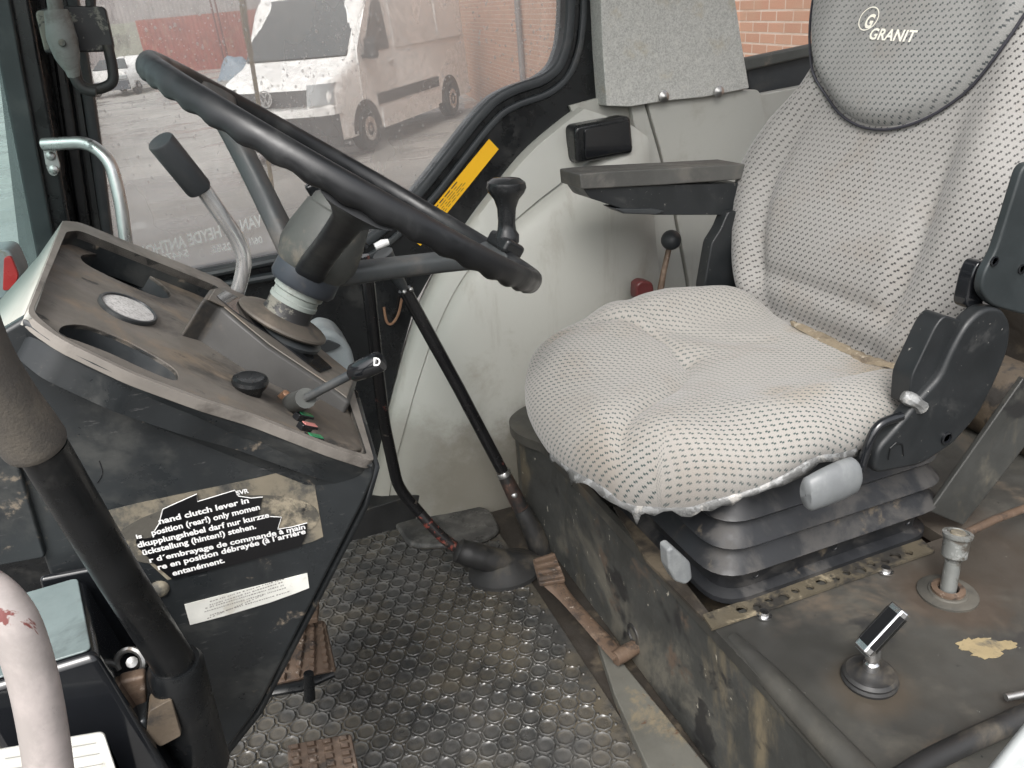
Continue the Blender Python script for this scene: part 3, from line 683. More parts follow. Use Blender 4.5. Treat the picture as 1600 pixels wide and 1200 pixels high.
m = MB(); m.tube(cr([ay(u, v, YW-.01) for u, v in [(628, 466), (622, 492), (612, 506), (604, 502), (600, 480)]], 5), .0028, 6); m.build('wire_clip', MAT['copper'], frame)
# glass pane, with lettering and drops on it
m = MB(); m.plate((0, YW+.028, 0), ex, ez, gl_r, [], .004, (0, 1, 0)); pane = tag(m.build('side_window_pane', MAT['glass']), 'rain spattered side window pane with mirrored white lettering', 'window pane')
def gpt(u, v): return ay(u, v, YW+.0265)
m = MB(); uv_ = unit(gpt(415, 335)-gpt(418, 352))
text_on(m, 'VAN DE HEYDE ANTHONY', gpt(411, 352), gpt(205, 409), unit(ez*1.0+ex*-.02), .03, 0, height=.0215)
text_on(m, '06/11 01 25/55.', gpt(411, 379), gpt(330, 396), ez, .02, 0, height=.0135)
text_on(m, '54470 S', gpt(296, 400), gpt(240, 412), ez, .02, 0, height=.0135)
m.build('window_lettering', MAT['decal'], pane)
# rain: dome shaped drops on the outer face
m = MB(); rng = random.Random(3); cnt = 0
from mathutils.geometry import intersect_point_tri_2d
gxs = [p[0] for p in gl]; gzs = [p[1] for p in gl]
def inside(x, z, L):
    c = False
    for i in range(len(L)):
        a, b = L[i-1], L[i]
        if (a[1] > z) != (b[1] > z) and x < (b[0]-a[0])*(z-a[1])/(b[1]-a[1])+a[0]: c = not c
    return c
while cnt < 2300:
    x = rng.uniform(min(gxs), max(gxs)); z = rng.uniform(.55, 1.16)
    if not inside(x, z, gl_r): continue
    dens = .25+.75*max(0, min(1, (z-.80)/.12))
    if rng.random() > dens: continue
    r = .0007+.0019*rng.random()**3; el = rng.uniform(.9, 1.6); cnt += 1
    rows = []
    for t in (0, .5, 1.0, 1.45): rows.append([(x+r*math.cos(t)*math.cos(q), YW+.0340+r*.55*math.sin(t), z+r*el*math.cos(t)*math.sin(q)) for q in np.linspace(0, 6.283, 8)[:-1]])
    m.grid(rows, cu=True)
tag(m.build('raindrops', MAT['water']), kind='stuff')
# cane hanging outside
m = MB(); m.tube(cr([ay(u, v, 1.62) for u, v in [(372, -60), (380, 30), (392, 90), (402, 150), (412, 215), (422, 270), (428, 320)]], 6), .0042, 7); m.tube(cr([ay(u, v, 1.625) for u, v in [(376, -60), (385, 30), (394, 88)]], 5), .003, 6)
tag(m.build('cane', MAT['cane']), 'thin tan cane standing outside against the side window', 'cane')
# front windscreen with green tint, its metal edge, marker lamp beyond it
m = MB(); Q = [ay(-420, -120, .75)*A(1, 1, 0)+A(0, 0, 1.76), ay(95, -60, 1.50)*A(1, 1, 0)+A(0, 0, 1.76), ay(75, 470, 1.50), ay(-300, 700, .75)]
ed = unit(Q[2]-Q[1])
m.add(Q, [(0, 1, 2, 3)]); wsc = thing('windscreen', 'green tinted windscreen with grey green edge strip at the far left', 'windscreen', ay(20, 470, 1.4)); m.build('pane', MAT['tint_glass'], wsc)
m = MB(); e1 = ay(70, 470, 1.40); e0 = ay(-14, 40, 1.40); e0 = e1+(e0-e1)*2.4
m.prism([e0, e0+A(.030, 0, 0), e1+A(.030, 0, 0), e1], (0, .03, 0)); m.build('edge_strip', MAT['hinge'], wsc, bevel=.004)
m = MB(); pc = ay(10, 420, 1.2)
lamp = thing('marker_lamp', 'small marker lamp with red lens left of the console', 'lamp', pc)
m.prism(rpoly([ay(-40, 395, 1.2), ay(14, 388, 1.2), ay(34, 432, 1.2), ay(24, 462, 1.2), ay(-40, 480, 1.2)], .01), (0, .06, 0)); m.build('housing', MAT['reservoir'], lamp, bevel=.004)
m = MB(); m.prism(rpoly([ay(6, 402, 1.195), ay(17, 400, 1.195), ay(29, 430, 1.195), ay(22, 452, 1.195), ay(4, 455, 1.195)], .004), (0, .02, 0)); m.build('lens', MAT['red_lens'], lamp, bevel=.003)

# ---- grey vinyl lining over the wheel arch
lining = thing('wheel_arch_lining', 'grey vinyl lining over the wheel arch below the window', 'lining', A(.7, 1.45, 0))
edge_o = [(905, 168), (868, 196), (820, 238), (775, 292), (730, 352), (688, 420), (655, 490), (628, 575), (606, 660), (588, 740), (566, 850)]
edge_i = [(985, 195), (925, 250), (880, 286), (828, 326), (765, 383), (715, 448), (680, 520), (655, 590), (632, 670), (612, 750), (600, 850)]
eo = cr([ay(u, v, 1.485) for u, v in edge_o], 5); ei = cr([ay(u, v, 1.455) for u, v in edge_i], 5)
rows = []
for a, b in zip(eo, ei):
    b2 = b+(a-b)*.06; rows.append([a+A(0, .03, 0), a, a+A(0, -.012, 0)+(b-a)*.05, a+(b2-a)*.5+A(0, -.012, 0), b2+A(0, -.006, 0), b2+A(0, .006, 0)])
m = MB(); m.grid(rows); m.build('edge_band', MAT['liner'], lining, sharp=50)
# main padded panel: grid from the crease to the right, bulging inwards
rt = [(1012, 215), (1015, 280), (1020, 330), (1024, 380), (1030, 440), (1030, 500), (1030, 560), (1000, 640), (960, 720), (930, 800), (900, 880)]
er = cr([ay(u, v, 1.44) for u, v in rt], 5); rows = []
for i, (b, c) in enumerate(zip(ei, er)):
    row = [b+A(0, .012, 0)]
    for k_ in range(0, 17):
        t = k_/16; p = b+(c-b)*t; p = p+A(0, -.004-.045*math.sin(math.pi*min(1, t*1.05))**.6*1.0*(min(1, i/10)), 0)
        if k_ == 0: p = b+A(0, -.003, 0)
        row.append(p)
    row.append(c+A(0, .015, 0)); rows.append(row)
m = MB(); m.grid(rows); m.build('padded_panel', MAT['liner'], lining, sharp=60)
m = MB(); m.prism([ay(u, v, 1.492) for u, v in [(890, 165), (1020, 130), (1020, 240), (930, 262)]], (0, .02, 0)); m.build('corner_filler', MAT['liner'], lining)
# rear lining strips behind the seat
def panel(name, px_, y, mat, par, th=.03, bev=.006, rad=.01):
    mm = MB(); mm.prism(rpoly([ay(u, v, y) for u, v in px_], rad), (0, th, 0)); return mm.build(name, mat, par, bevel=bev, seg=3)
panel('rear_strip', [(984, 150), (1004, 150), (1030, 240), (1052, 330), (1072, 440), (1082, 560), (1015, 560), (1014, 440), (1006, 330), (1000, 250)], 1.475, MAT['liner'], lining)
panel('rear_panel', [(1006, 140), (1186, 140), (1260, 420), (1290, 600), (1084, 600), (1076, 440), (1056, 330), (1034, 240)], 1.47, MAT['liner'], lining)
panel('rear_corner', [(1176, 150), (1330, 120), (1400, 420), (1400, 600), (1290, 600), (1262, 420)], 1.485, MAT['liner'], lining)
panel('foot_band', [(546, 838), (560, 800), (640, 775), (780, 760), (800, 720), (830, 680), (840, 900), (546, 900)], 1.425, MAT['rubber'], lining, th=.05, bev=.01)
# felt covered rear pillar
felt = thing('felt_pillar', 'rear pillar covered in grey felt fixed with two screws', 'pillar', ay(1050, 165, 1.46))
m = MB(); m.prism(rpoly([ay(936, -60, 1.455)*A(1, 1, 0)+A(-.01, 0, 1.79), ay(1140, -60, 1.455)*A(1, 1, 0)+A(-.03, 0, 1.79)]+[ay(u, v, 1.455) for u, v in [(1140, -60), (1158, 60), (1171, 138), (1100, 152), (1040, 158), (985, 167), (948, 166), (942, 80), (936, -60)]], .004), (0, .05, 0)); m.build('felt_cover', MAT['felt'], felt, bevel=.006, seg=3)
for u, v in ((1037, 151), (1123, 143)):
    m = MB(); c = ay(u, v, 1.452); m.lathe(c, (0, -1, 0), [(.012, 0), (.012, .002), (.008, .004), (.004, .007), (.001, .008)], 14); m.build('screw', MAT['steel'], felt)
# rear quarter window: dark frame + pane
m = MB(); P = [ay(u, v, 1.56) for u, v in [(1162, 92), (1230, 84), (1300, 68), (1420, 40), (1420, 130), (1300, 158), (1176, 168)]]
rq = thing('rear_window_frame', 'dark rear quarter window sill between felt pillar and backrest', 'window frame', P[0])
m.prism(P, (0, .05, 0)); m.build('sill', MAT['dark_plastic'], rq, bevel=.008)
m = MB(); m.prism([ay(u, v, 1.535) for u, v in [(1160, 92), (1420, 38), (1420, 54), (1164, 112)]], (0, .03, 0)); m.build('sill_lip', MAT['hub'], rq, bevel=.006)
m = MB(); m.add([ay(1138, -60, 1.585)*A(1, 1, 0)+A(-.05, 0, 1.78), ay(1460, -60, 1.585)*A(1, 1, 0)+A(.1, 0, 1.78), ay(1460, 60, 1.585), ay(1160, 110, 1.585)], [(0, 1, 2, 3)]); tag(m.build('rear_window_pane', MAT['rear_glass']), 'clear rear quarter window pane facing the brick wall', 'window pane')

# ---- black box on the lining
sp = thing('side_lamp_box', 'black rounded interior lamp box mounted on the grey lining', 'lamp', ay(945, 255, 1.44))
bp = [ay(u, v, 1.42) for u, v in [(898, 197), (986, 180), (991, 240), (901, 257)]]
m = MB(); m.prism(rpoly(bp, .012), (0, .05, 0)); m.build('housing', MAT['black'], sp, bevel=.008, seg=3)
c4 = sum(bp)/4; q = [c4+(p-c4)*A(.80, 1, .78)+A(.006, 0, 0) for p in bp]
m = MB(); m.prism([p+A(0, -.004, 0) for p in rpoly(q, .006)], (0, .01, 0)); m.build('cover', MAT['gloss_black'], sp, bevel=.002)
# ---- yellow warning sticker strip on the frame
st = thing('yellow_sticker', 'long yellow instruction sticker stuck diagonally on the black frame', 'sticker', ay(700, 290, YW))
yp = [ay(u, v, YW-.002) for u, v in [(764, 217), (779, 233), (657, 384), (638, 370)]]
m = MB(); m.prism(yp, (0, -.0012, 0)); m.build('film', MAT['yellow'], st)
m = MB(); ya, yb, yc, yd = [p+A(0, -.0022, 0) for p in yp]
for i_, (k_, l0, l1) in enumerate(((.16, .42, .90), (.34, .45, .92), (.5, .40, .95), (.64, .38, .95), (.78, .42, .95))):
    s0_ = ya+(yb-ya)*k_; e0_ = yd+(yc-yd)*k_; a_, b_ = s0_+(e0_-s0_)*l0, s0_+(e0_-s0_)*l1; t_ = unit(e0_-s0_); w_ = unit(yb-ya)*(.0005 if i_ else .0010)
    s_ = 0; L_ = np.linalg.norm(b_-a_); rg = random.Random(i_)
    while s_ < L_-.006:
        d2 = min(rg.uniform(.006, .02), L_-s_); m.add([a_+t_*s_-w_, a_+t_*(s_+d2)-w_, a_+t_*(s_+d2)+w_, a_+t_*s_+w_], [(0, 1, 2, 3)]); s_ += d2+.004
m.build('print', MAT['print_black'], st)

# ================================================================== SEAT PLATFORM
ZB = .25
plat = thing('seat_platform', 'worn dark steel platform box under the driver seat', 'platform', A(.9, .6, 0))
# plan of the box: front face along x = .46 with rounded far corner
XF = .462
planL = [A(XF, -.25), A(XF, 1.20), A(XF-.022, 1.24), A(XF-.03, 1.28), A(XF-.02, 1.33), A(XF+.03, 1.37), A(1.6, 1.40), A(1.6, -.25)]
wellx0, wellx1, welly0, welly1 = .4735, .86, .655, 1.14
m = MB(); m.plate((0, 0, ZB), (1, 0, 0), (0, 1, 0), rpoly(planL, .03), [[A(wellx0, welly0), A(wellx1, welly0), A(wellx1, welly1), A(wellx0, welly1)]], -.02, (0, 0, 1)); m.build('top_plate', MAT['box_top'], plat, bevel=.008, seg=3)
m = MB(); m.grid([[A(XF+.004, -.25, 0), A(XF+.004, 1.21, 0), A(XF-.020, 1.27, 0), A(XF-.008, 1.33, 0), A(XF+.03, 1.365, 0), A(1.2, 1.39, 0)], [A(XF+.004, -.25, ZB-.018), A(XF+.004, 1.21, ZB-.018), A(XF-.020, 1.27, ZB-.018), A(XF-.008, 1.33, ZB-.018), A(XF+.03, 1.365, ZB-.018), A(1.2, 1.39, ZB-.018)]]); m.build('front_panel', MAT['box'], plat, sharp=50)
m = MB(); rg0 = random.Random(21)
for (u0, v0, a0_, b0_) in [(1516, 1008, 22, 11), (1542, 1018, 26, 12), (1568, 1008, 22, 8), (1535, 1004, 24, 9)]:
    n_ = 26 if a0_ > 8 else 7; pp_ = [az(u0+a0_*math.cos(t)*rg0.uniform(.72, 1.12), v0+b0_*math.sin(t)*rg0.uniform(.72, 1.12), ZB+.0008+rg0.uniform(0, .0003)) for t in np.linspace(0, 6.283, n_+1)[:-1]]
    pp_ = [p for p in pp_]
    m.prism(pp_, (0, 0, -.0007))
m.build('paint_patch', MAT['ochre'], plat)
# raised rubber roll along the front edge, nearest the door
m = MB(); m.tube(cr([A(XF+.012, .60, ZB-.004), A(XF+.012, .45, ZB-.002), A(XF+.010, .25, ZB), A(XF+.008, 0, ZB), A(XF, -.25, ZB)], 5), [.012]*3+[.020]*40, 12, flat=.8) if False else m.tube([A(XF+.014, .62, ZB-.006), A(XF+.014, .55, ZB-.005), A(XF+.012, .3, ZB-.004), A(XF+.01, -.25, ZB-.004)], [.010, .015, .019, .02], 12); m.build('edge_roll', MAT['box_top'], plat)
m = MB(); m.lathe((XF+.004, .86, .06), (-1, 0, 0), [(.020, -.004), (.018, .002), (.013, .003), (.011, -.006), (.0005, -.008)], 18)
m.build('grommet', MAT['rubber'], plat)
# kick ledge along the foot of the box
led = MB(); L0 = [az(u, v, .022) for u, v in [(933, 1000), (952, 1003), (978, 1040), (1115, 1208), (1200, 1330), (1110, 1330), (1012, 1200), (960, 1085)]]
led.prism(L0, (0, 0, -.022)); tag(led.build('kick_strip', MAT['ledge'], bevel=.003), 'worn grey metal strip along the foot of the seat box', 'strip')
m = MB(); m.abox((wellx0, welly0, ZB-.06), (wellx1, welly1, ZB-.05)); m.abox((wellx0, welly0, ZB-.06), (wellx0+.003, welly1, ZB-.012)); m.build('well_floor', MAT['grime'], plat)
# perforated slide rail in front of the bellows
def circle(cx, cy, r, n=12): return [A(cx+r*math.cos(6.283*k/n), cy+r*math.sin(6.283*k/n)) for k in range(n)]
rail = thing('slide_rail', 'grimy perforated seat rail along the near foot of the bellows', 'rail', A(.65, .63, ZB))
q = [az(u, v, ZB+.006) for u, v in [(1098, 960), (1112, 982), (1460, 860), (1440, 842)]]
o_, e1_ = q[0], unit(q[3]-q[0]); e2_ = unit(np.cross(A(0, 0, 1), e1_))
out_ = [A(np.dot(p-o_, e1_), np.dot(p-o_, e2_)) for p in q]; Lr = out_[2][0]
holes = [circle(x, -.013-.0035*(i % 2), .0055 if i % 3 else .0075) for i, x in enumerate(np.arange(.05, Lr-.03, .021))]
m = MB(); m.plate(o_, e1_, e2_, out_, holes, -.004, (0, 0, 1)); m.build('strip', MAT['perf'], rail)
q = [A(p) if False else p for p in [az(u, v, ZB+.004) for u, v in [(958, 790), (985, 800), (1110, 960), (1098, 965), (1010, 875)]]]
m = MB(); m.prism(q, (0, 0, -.005)); m.build('side_strip', MAT['grime'], rail)
for i, (u, v) in enumerate([(1193, 962), (1383, 893), (1272, 925)][:2]):
    m = MB(); c = az(u, v, ZB+.001); m.lathe(c, (.1, 0, 1), [(.0105, 0), (.0105, .002), (.007, .0022), (.006, .007), (.0008, .0075)], 16); tag(m.build('rail_bolt', MAT['chrome']), ['shiny washer and bolt near the front corner of the seat rail', 'bright half hidden bolt at the rear of the seat rail'][i], 'bolt', 'bolts beside the seat rail')

# ================================================================== SEAT
seat = thing('driver_seat', 'grey patterned fabric driver seat with torn edges on rubber bellows', 'seat', A(.66, .92, ZB))
# bellows: rounded rectangles with folds
def rrect(xa, xb, ya, yb, r, z, n=6):
    return [A(p[0], p[1], z) for p in rpoly([A(xa, ya), A(xb, ya), A(xb, yb), A(xa, yb)], r, n)]
bx0, bx1, by0, by1 = .492, .845, .668, 1.10
rows = []
prof = [(.004, .252), (.008, .254), (.008, .262), (.002, .265), (-.004, .268), (-.002, .298), (.004, .303), (.016, .306), (.018, .309), (.015, .313), (-.006, .338), (-.008, .341), (.012, .344), (.0145, .347), (.012, .351), (-.008, .374), (-.010, .377), (.006, .380), (.008, .383), (.005, .387), (-.014, .410), (-.018, .424)]
for o, z in prof: rows.append(rrect(bx0-o, bx1+o, by0-o, by1+o, .045+o*.5, z))
m = MB(); m.grid(rows, cu=True, cap=True); m.build('bellows', MAT['bellows'], seat, sharp=50)
for xx in np.linspace(bx0+.055, bx1-.04, 3):
    m = MB(); m.lathe((xx, by0+.0055, .284), (0, -1, 0), [(.0065, 0), (.0062, .0022), (.0045, .0028), (.003, .0012), (.0004, .0008)], 14); m.build('bellows_stud', MAT['gloss_black'], seat)
m = MB(); m.prism(rpoly([ay(u, v, .635) for u, v in [(1043, 860), (1052, 855), (1080, 880), (1083, 905), (1072, 915), (1056, 910), (1045, 890)]], .004), (.0, .02, 0)); m.build('adjuster_knob', MAT['grey_knob'], seat, bevel=.004, seg=3)
# black pan under the cushion
m = MB(); rows = [rrect(.475, .86, .70, 1.12, .07, .405), rrect(.440, .87, .695, 1.13, .11, .424), rrect(.440, .87, .695, 1.13, .11, .434)]
m.grid(rows, cu=True, cap=True); m.build('seat_pan', MAT['black'], seat)
m = MB(); m.prism([ay(u, v, 1.10) for u, v in [(842, 640), (905, 700), (925, 745), (850, 660)]], (.02, .02, -.0)); m.build('pan_bracket', MAT['black'], seat, bevel=.004)
# cushion
CX0, CX1, CY0, CY1 = .372, .875, .652, 1.172
cxm, cym, hx, hy = (CX0+CX1)/2, (CY0+CY1)/2, (CX1-CX0)/2, (CY1-CY0)/2
def gpl(px_, z): return [tuple(az(u, v, z)[:2]) for u, v in px_]
gro1 = cr([A(*p) for p in gpl([(822, 590), (845, 552), (880, 528), (935, 516), (990, 517), (1035, 530), (1068, 552)], .49)], 6)
gro2 = cr([A(*p) for p in gpl([(962, 715), (962, 690), (975, 664), (1005, 638), (1045, 608), (1070, 578), (1074, 556)], .49)], 6)
gro3 = cr([A(*p) for p in gpl([(1205, 628), (1240, 612), (1290, 596), (1350, 580), (1420, 566)], .50)], 6)
gro4 = cr([A(*p) for p in gpl([(965, 458), (1000, 478), (1060, 492), (1130, 498), (1200, 500)], .52)], 6)
def dist(L, x, y):
    P = np.array(L); a = P[:-1]; b = P[1:]; ab = b-a; t = np.clip(((A(x, y)-a)*ab).sum(1)/((ab**2).sum(1)+1e-12), 0, 1)
    d = np.linalg.norm(a+ab*t[:, None]-A(x, y), axis=1); return d.min()
def sst(x, a, b): t = max(0, min(1, (x-a)/(b-a))); return t*t*(3-2*t)
def ctop(x, y):
    a = (y-cym)/hy; b = (x-CX0)/(CX1-CX0)          # a -1 near .. 1 far, b 0 front .. 1 rear
    z = .500-.016*sst(b, .25, .95)
    z += .030*sst(abs(a), .42, .80)*sst(b, .22, .50)          # side bolsters
    z += .012*sst(a, .3, .8)*sst(b, .3, .7)
    z += .008*math.exp(-((b-.17)/.16)**2)                      # front roll
    z -= .020*math.exp(-((a)/.30)**2)*sst(b, .95, .1)*.6       # dip between the thighs
    d1_, d2_, d3_, d4_ = dist(gro1, x, y), dist(gro2, x, y), dist(gro3, x, y), dist(gro4, x, y)
    g = .007*math.exp(-(d1_/.007)**2)+.005*math.exp(-(d1_/.025)**2)+.008*math.exp(-(d2_/.009)**2)+.012*math.exp(-(d2_/.035)**2)+.005*math.exp(-(d3_/.010)**2)+.008*math.exp(-(d3_/.03)**2)+.006*math.exp(-(d4_/.022)**2)
    return z-g*sst(b, -.02, .1)
N = 72; rows = []; uvs = []
e0 = .70
for i in range(N+1):
    r = []; uvr = []
    for j in range(N+1):
        s = -1+2*i/N; t = -1+2*j/N
        e = (abs(s)**7+abs(t)**7)**(1/7); fr = sst(-t, .1, 1)
        # remap the border ring into a rounded flank
        if e > e0:
            th = min((e-e0)/(1-e0)*R_(112), R_(124)); rad = e0+(1-e0)*math.sin(th); T = .050+.020*fr; dz = T*(1-math.cos(th)); k_ = rad/e
        else: dz = 0; k_ = 1
        s2, t2 = s*k_, t*k_
        c2 = .40 if t < 0 else .22
        px_ = s2*math.sqrt(max(0, 1-c2*t2*t2)) ; py_ = t2*math.sqrt(max(0, 1-.30*s2*s2))
        y = cym+px_*hy*1.07; x = cxm+py_*hx*1.04
        a = (y-cym)/hy
        x += .012*sst(abs(a), .2, .9)*fr-.004*fr
        z = ctop(min(max(x, CX0), CX1), y)-dz
        z += .002*math.sin(x*60+y*25)*sst(e, .5, 1)
        r.append(A(x, y, z)); th_e = max(0, e-e0)
        uvr.append((px_*hy*1.07+(s/abs(s) if s else 0)*(dz*.9 if abs(s) >= abs(t) else 0), py_*hx+.25+(t/abs(t) if t else 0)*(dz*.9 if abs(t) > abs(s) else 0)))
    rows.append(r); uvs.append(uvr)
m = MB(); m.grid(rows, uv=uvs); cush = m.build('seat_cushion', MAT['fabric'], seat, sharp=180)
# torn plastic liner peeping out along the lower edge
edgeL = [rows[0][j] for j in range(N, -1, -1)]+[rows[i][0] for i in range(1, N+1)]
pts_ = edgeL[int(N*.42):int(N*1.50)]; rg = random.Random(11); rr = []
def smr(n_, st, lo, hi):
    kx = [rg.uniform(lo, hi) for _ in range(n_//st+3)]; return [np.interp(i/st, range(len(kx)), kx) for i in range(n_)]
w1_, w2_, w3_ = smr(len(pts_), 7, .000, .006), smr(len(pts_), 6, -.002, .003), smr(len(pts_), 2, -.002, .008)
w3_ = [q+(.014 if rg.random() < .06 else 0) for q in w3_]
for p, wa_, wb_, wc_ in zip(pts_, w1_, w2_, w3_):
    o = unit(A(p[0]-cxm, p[1]-cym, 0)); rr.append([p+o*.001+A(0, 0, .010), p+o*(.004+wb_)+A(0, 0, .004), p+o*(.003+wa_)+A(0, 0, -wc_)])
m = MB(); m.grid(rr); sh = m.build('torn_edge', MAT['torn'], cush, sharp=180); sh['label'] = 'ragged pale plastic edge of the seat cushion'
md = sh.modifiers.new('thick', 'SOLIDIFY'); md.thickness = .0010
# torn tuft at the rear near corner, crumbs of foam at the joint
m = MB(); c = ay(1425, 628, .618)
m.tube(cr([c+A(-.012, .004, .010), c+A(.0, -.004, .002), c+A(.012, -.006, -.010)], 4), [.006, .008, .009, .009, .008, .007, .008, .009, .006], 9); m.build('torn_tuft', MAT['torn'], cush)
rr = []
for i in range(25):
    t = i/24; c = az(1238+t*165, 497+t*80, .492); w_ = .004+.011*math.sin(math.pi*t)**.7*rg.uniform(.6, 1.3); r_ = []
    for k_ in range(6):
        q_ = -1+2*k_/5; x, y = c[0]+q_*w_+rg.uniform(-.0015, .0015), c[1]+q_*w_*.4+rg.uniform(-.0015, .0015); r_.append(A(x, y, ctop(min(x, CX1), y)+.0035*(1-q_*q_)+rg.uniform(-.0012, .0018)-(.002 if abs(q_) == 1 else 0)))
    rr.append(r_)
m = MB(); m.grid(rr); m.build('exposed_foam', MAT['foam_crumb'], cush)

# backrest
TL = math.tan(R_(15)); bp0 = A(.862, .7, .455); bn = unit(A(1, 0, -TL)); bup = unit(A(TL, 0, 1))
def bpl(u, v): return apl(u, v, bp0, (1, 0, -TL))
far_px = [(1152, 470), (1143, 410), (1140, 350), (1143, 300), (1152, 262), (1172, 225), (1198, 185), (1240, 135), (1268, 85), (1302, 0), (1325, -70)]
near_px = [(1425, 590), (1470, 535), (1512, 478), (1545, 415), (1568, 350), (1592, 280), (1612, 200), (1632, 110), (1645, 30), (1652, -60), (1655, -130)]
def prof_z(px_):
    P = sorted([(bpl(u, v)[2], bpl(u, v)[1]) for u, v in px_]); return np.array([p[0] for p in P]), np.array([p[1] for p in P])
fz, fy_ = prof_z(far_px); nz_, ny_ = prof_z(near_px)
def bw(z):
    n0, f0 = np.interp(z, nz_, ny_), np.interp(z, fz, fy_)
    if z > 1.12: c0, h0 = (n0+f0)/2, (f0-n0)/2*math.sqrt(max(.0004, 1-((z-1.12)/.172)**2)); n0, f0 = c0-h0, c0+h0
    return n0, f0
ZT = 1.29; NB, NA = 84, 56; rows = []; uvs = []
def bfront(y, z):
    n_, f_ = bw(z); n_, f_ = n_-.004, f_+.004; a = (2*y-n_-f_)/(f_-n_)
    d = .026*sst(abs(a), .52, .80)*(1-.55*sst(z, .72, .9))-.012*math.exp(-((abs(a)-.60)/.055)**2)*(1-sst(z, .68, .84))*sst(z, .50, .54)
    d += .018*math.exp(-((z-.60)/.10)**2)*(1-sst(abs(a), .45, .7))
    d -= .007*math.exp(-((z-.535)/.012)**2)*(1-sst(abs(a), .45, .62))
    d -= .012*math.exp(-((z-.47)/.02)**2)
    return a, d
for i in range(NB+1):
    z = .44+(ZT-.44)*i/NB; n_, f_ = bw(z); r = []; uvr = []
    for j in range(NA+1):
        s = -1+2*j/NA; e = abs(s)
        if e > .80:
            th = (e-.80)/.20*R_(150); k_ = (.80+.20*math.sin(min(th, R_(90)))) if th < R_(90) else 1.0-.10*(1-math.sin(th)); back = .055*(1-math.cos(th))
        else: k_ = e; back = 0
        y = (n_+f_)/2+(1 if s > 0 else -1)*k_*(f_-n_)/2; a, d = bfront(y, z)
        base = bp0+bup*((z-bp0[2])/bup[2]); p = A(base[0], y, z)-bn*d+bn*back
        r.append(p); uvr.append(((y-.95)+(1 if s > 0 else -1)*back*.8, (z-.44)/bup[2]))
    rows.append(r); uvs.append(uvr)
m = MB(); m.grid(rows, uv=uvs); backr = m.build('backrest', MAT['fabric_back'], seat, sharp=180)
# back shell
m = MB(); rws = []
for i in range(0, NB+1, 5): rws.append([rows[i][1]+bn*.012, rows[i][4]+bn*.075+A(0, .02, 0), rows[i][NA-4]+bn*.075-A(0, .02, 0), rows[i][NA-1]+bn*.012])
m.grid(rws); m.build('back_shell', MAT['seat_plastic'], seat, sharp=60)
# headrest flap with piping and embroidery
HC = A(.950, 1.005); HW, HH = .205, .222
def bsurf(y, z, lift=0):
    a, d = bfront(y, min(z, 1.10)); base = bp0+bup*((z-bp0[2])/bup[2]); return A(base[0], y, z)-bn*(d+lift)
rows = []; uvs = []
for i in range(17):
    rho = i/16; r = []; uvr = []
    for k_ in range(64):
        t = 6.283*k_/64; y = HC[0]+HW*rho*math.cos(t); z = HC[1]+HH*rho*math.sin(t)
        r.append(bsurf(y, z, .022*math.sqrt(max(0, 1-rho**6))+(-.006 if rho == 1 else .002))); uvr.append((y-.95, (z-.44)/bup[2]))
    rows.append(r); uvs.append(uvr)
m = MB(); m.grid(rows, cu=True, uv=uvs); head = m.build('headrest_pad', MAT['fabric_head'], seat, sharp=180)
m = MB(); ring = [bsurf(HC[0]+HW*1.005*math.cos(t), HC[1]+HH*1.005*math.sin(t), .004) for t in np.linspace(0, 6.283, 73)[:-1]]
rws = []
for i in range(72):
    tg = unit(ring[(i+1) % 72]-ring[i-1]); n1 = -bn; n2 = np.cross(tg, n1); rws.append([ring[i]+(n1*math.cos(q_)+n2*math.sin(q_))*.0022 for q_ in np.linspace(0, 6.283, 7)[:-1]])
m.grid(rws, cu=True, cv=True); m.build('piping', MAT['piping'], head)
def hsurf(p, lift): 
    y, z = p[1], p[2]; rho = min(.99, math.hypot((y-HC[0])/HW, (z-HC[1])/HH)); return bsurf(y, z, .022*math.sqrt(1-rho**6)+.002+lift)
m = MB(); t0, t1, tu = bpl(1375, 66), bpl(1446, 71), unit(bpl(1383, 50)-bpl(1376, 66))
text_on(m, 'GRANIT', t0, t1, tu, .025, .0, height=np.linalg.norm(bpl(1384, 49)-bpl(1376, 66)), fn=lambda p: hsurf(p, .0012), spacing=1.05)
g0, g1 = bpl(1367, 48), bpl(1379, 49); text_on(m, 'G', g0, g1, unit(bpl(1378, 27)-bpl(1368, 48)), .035, 0, height=np.linalg.norm(bpl(1380, 28)-bpl(1368, 48)), fn=lambda p: hsurf(p, .0012))
gc = (1376.5, 34.5); ell = []
for t in np.linspace(0, 6.283, 41)[:-1]:
    a_, b_ = 21.5*math.cos(t), 13.0*math.sin(t); c_, s_ = math.cos(R_(52)), math.sin(R_(52)); ell.append([hsurf(bpl(gc[0]+(a_*c_-b_*s_)*f, gc[1]-(a_*s_+b_*c_)*f), .0012) for f in (1, .90)])
m.grid(ell+[ell[0]]); m.build('embroidery', MAT['puddle_thread'], head)

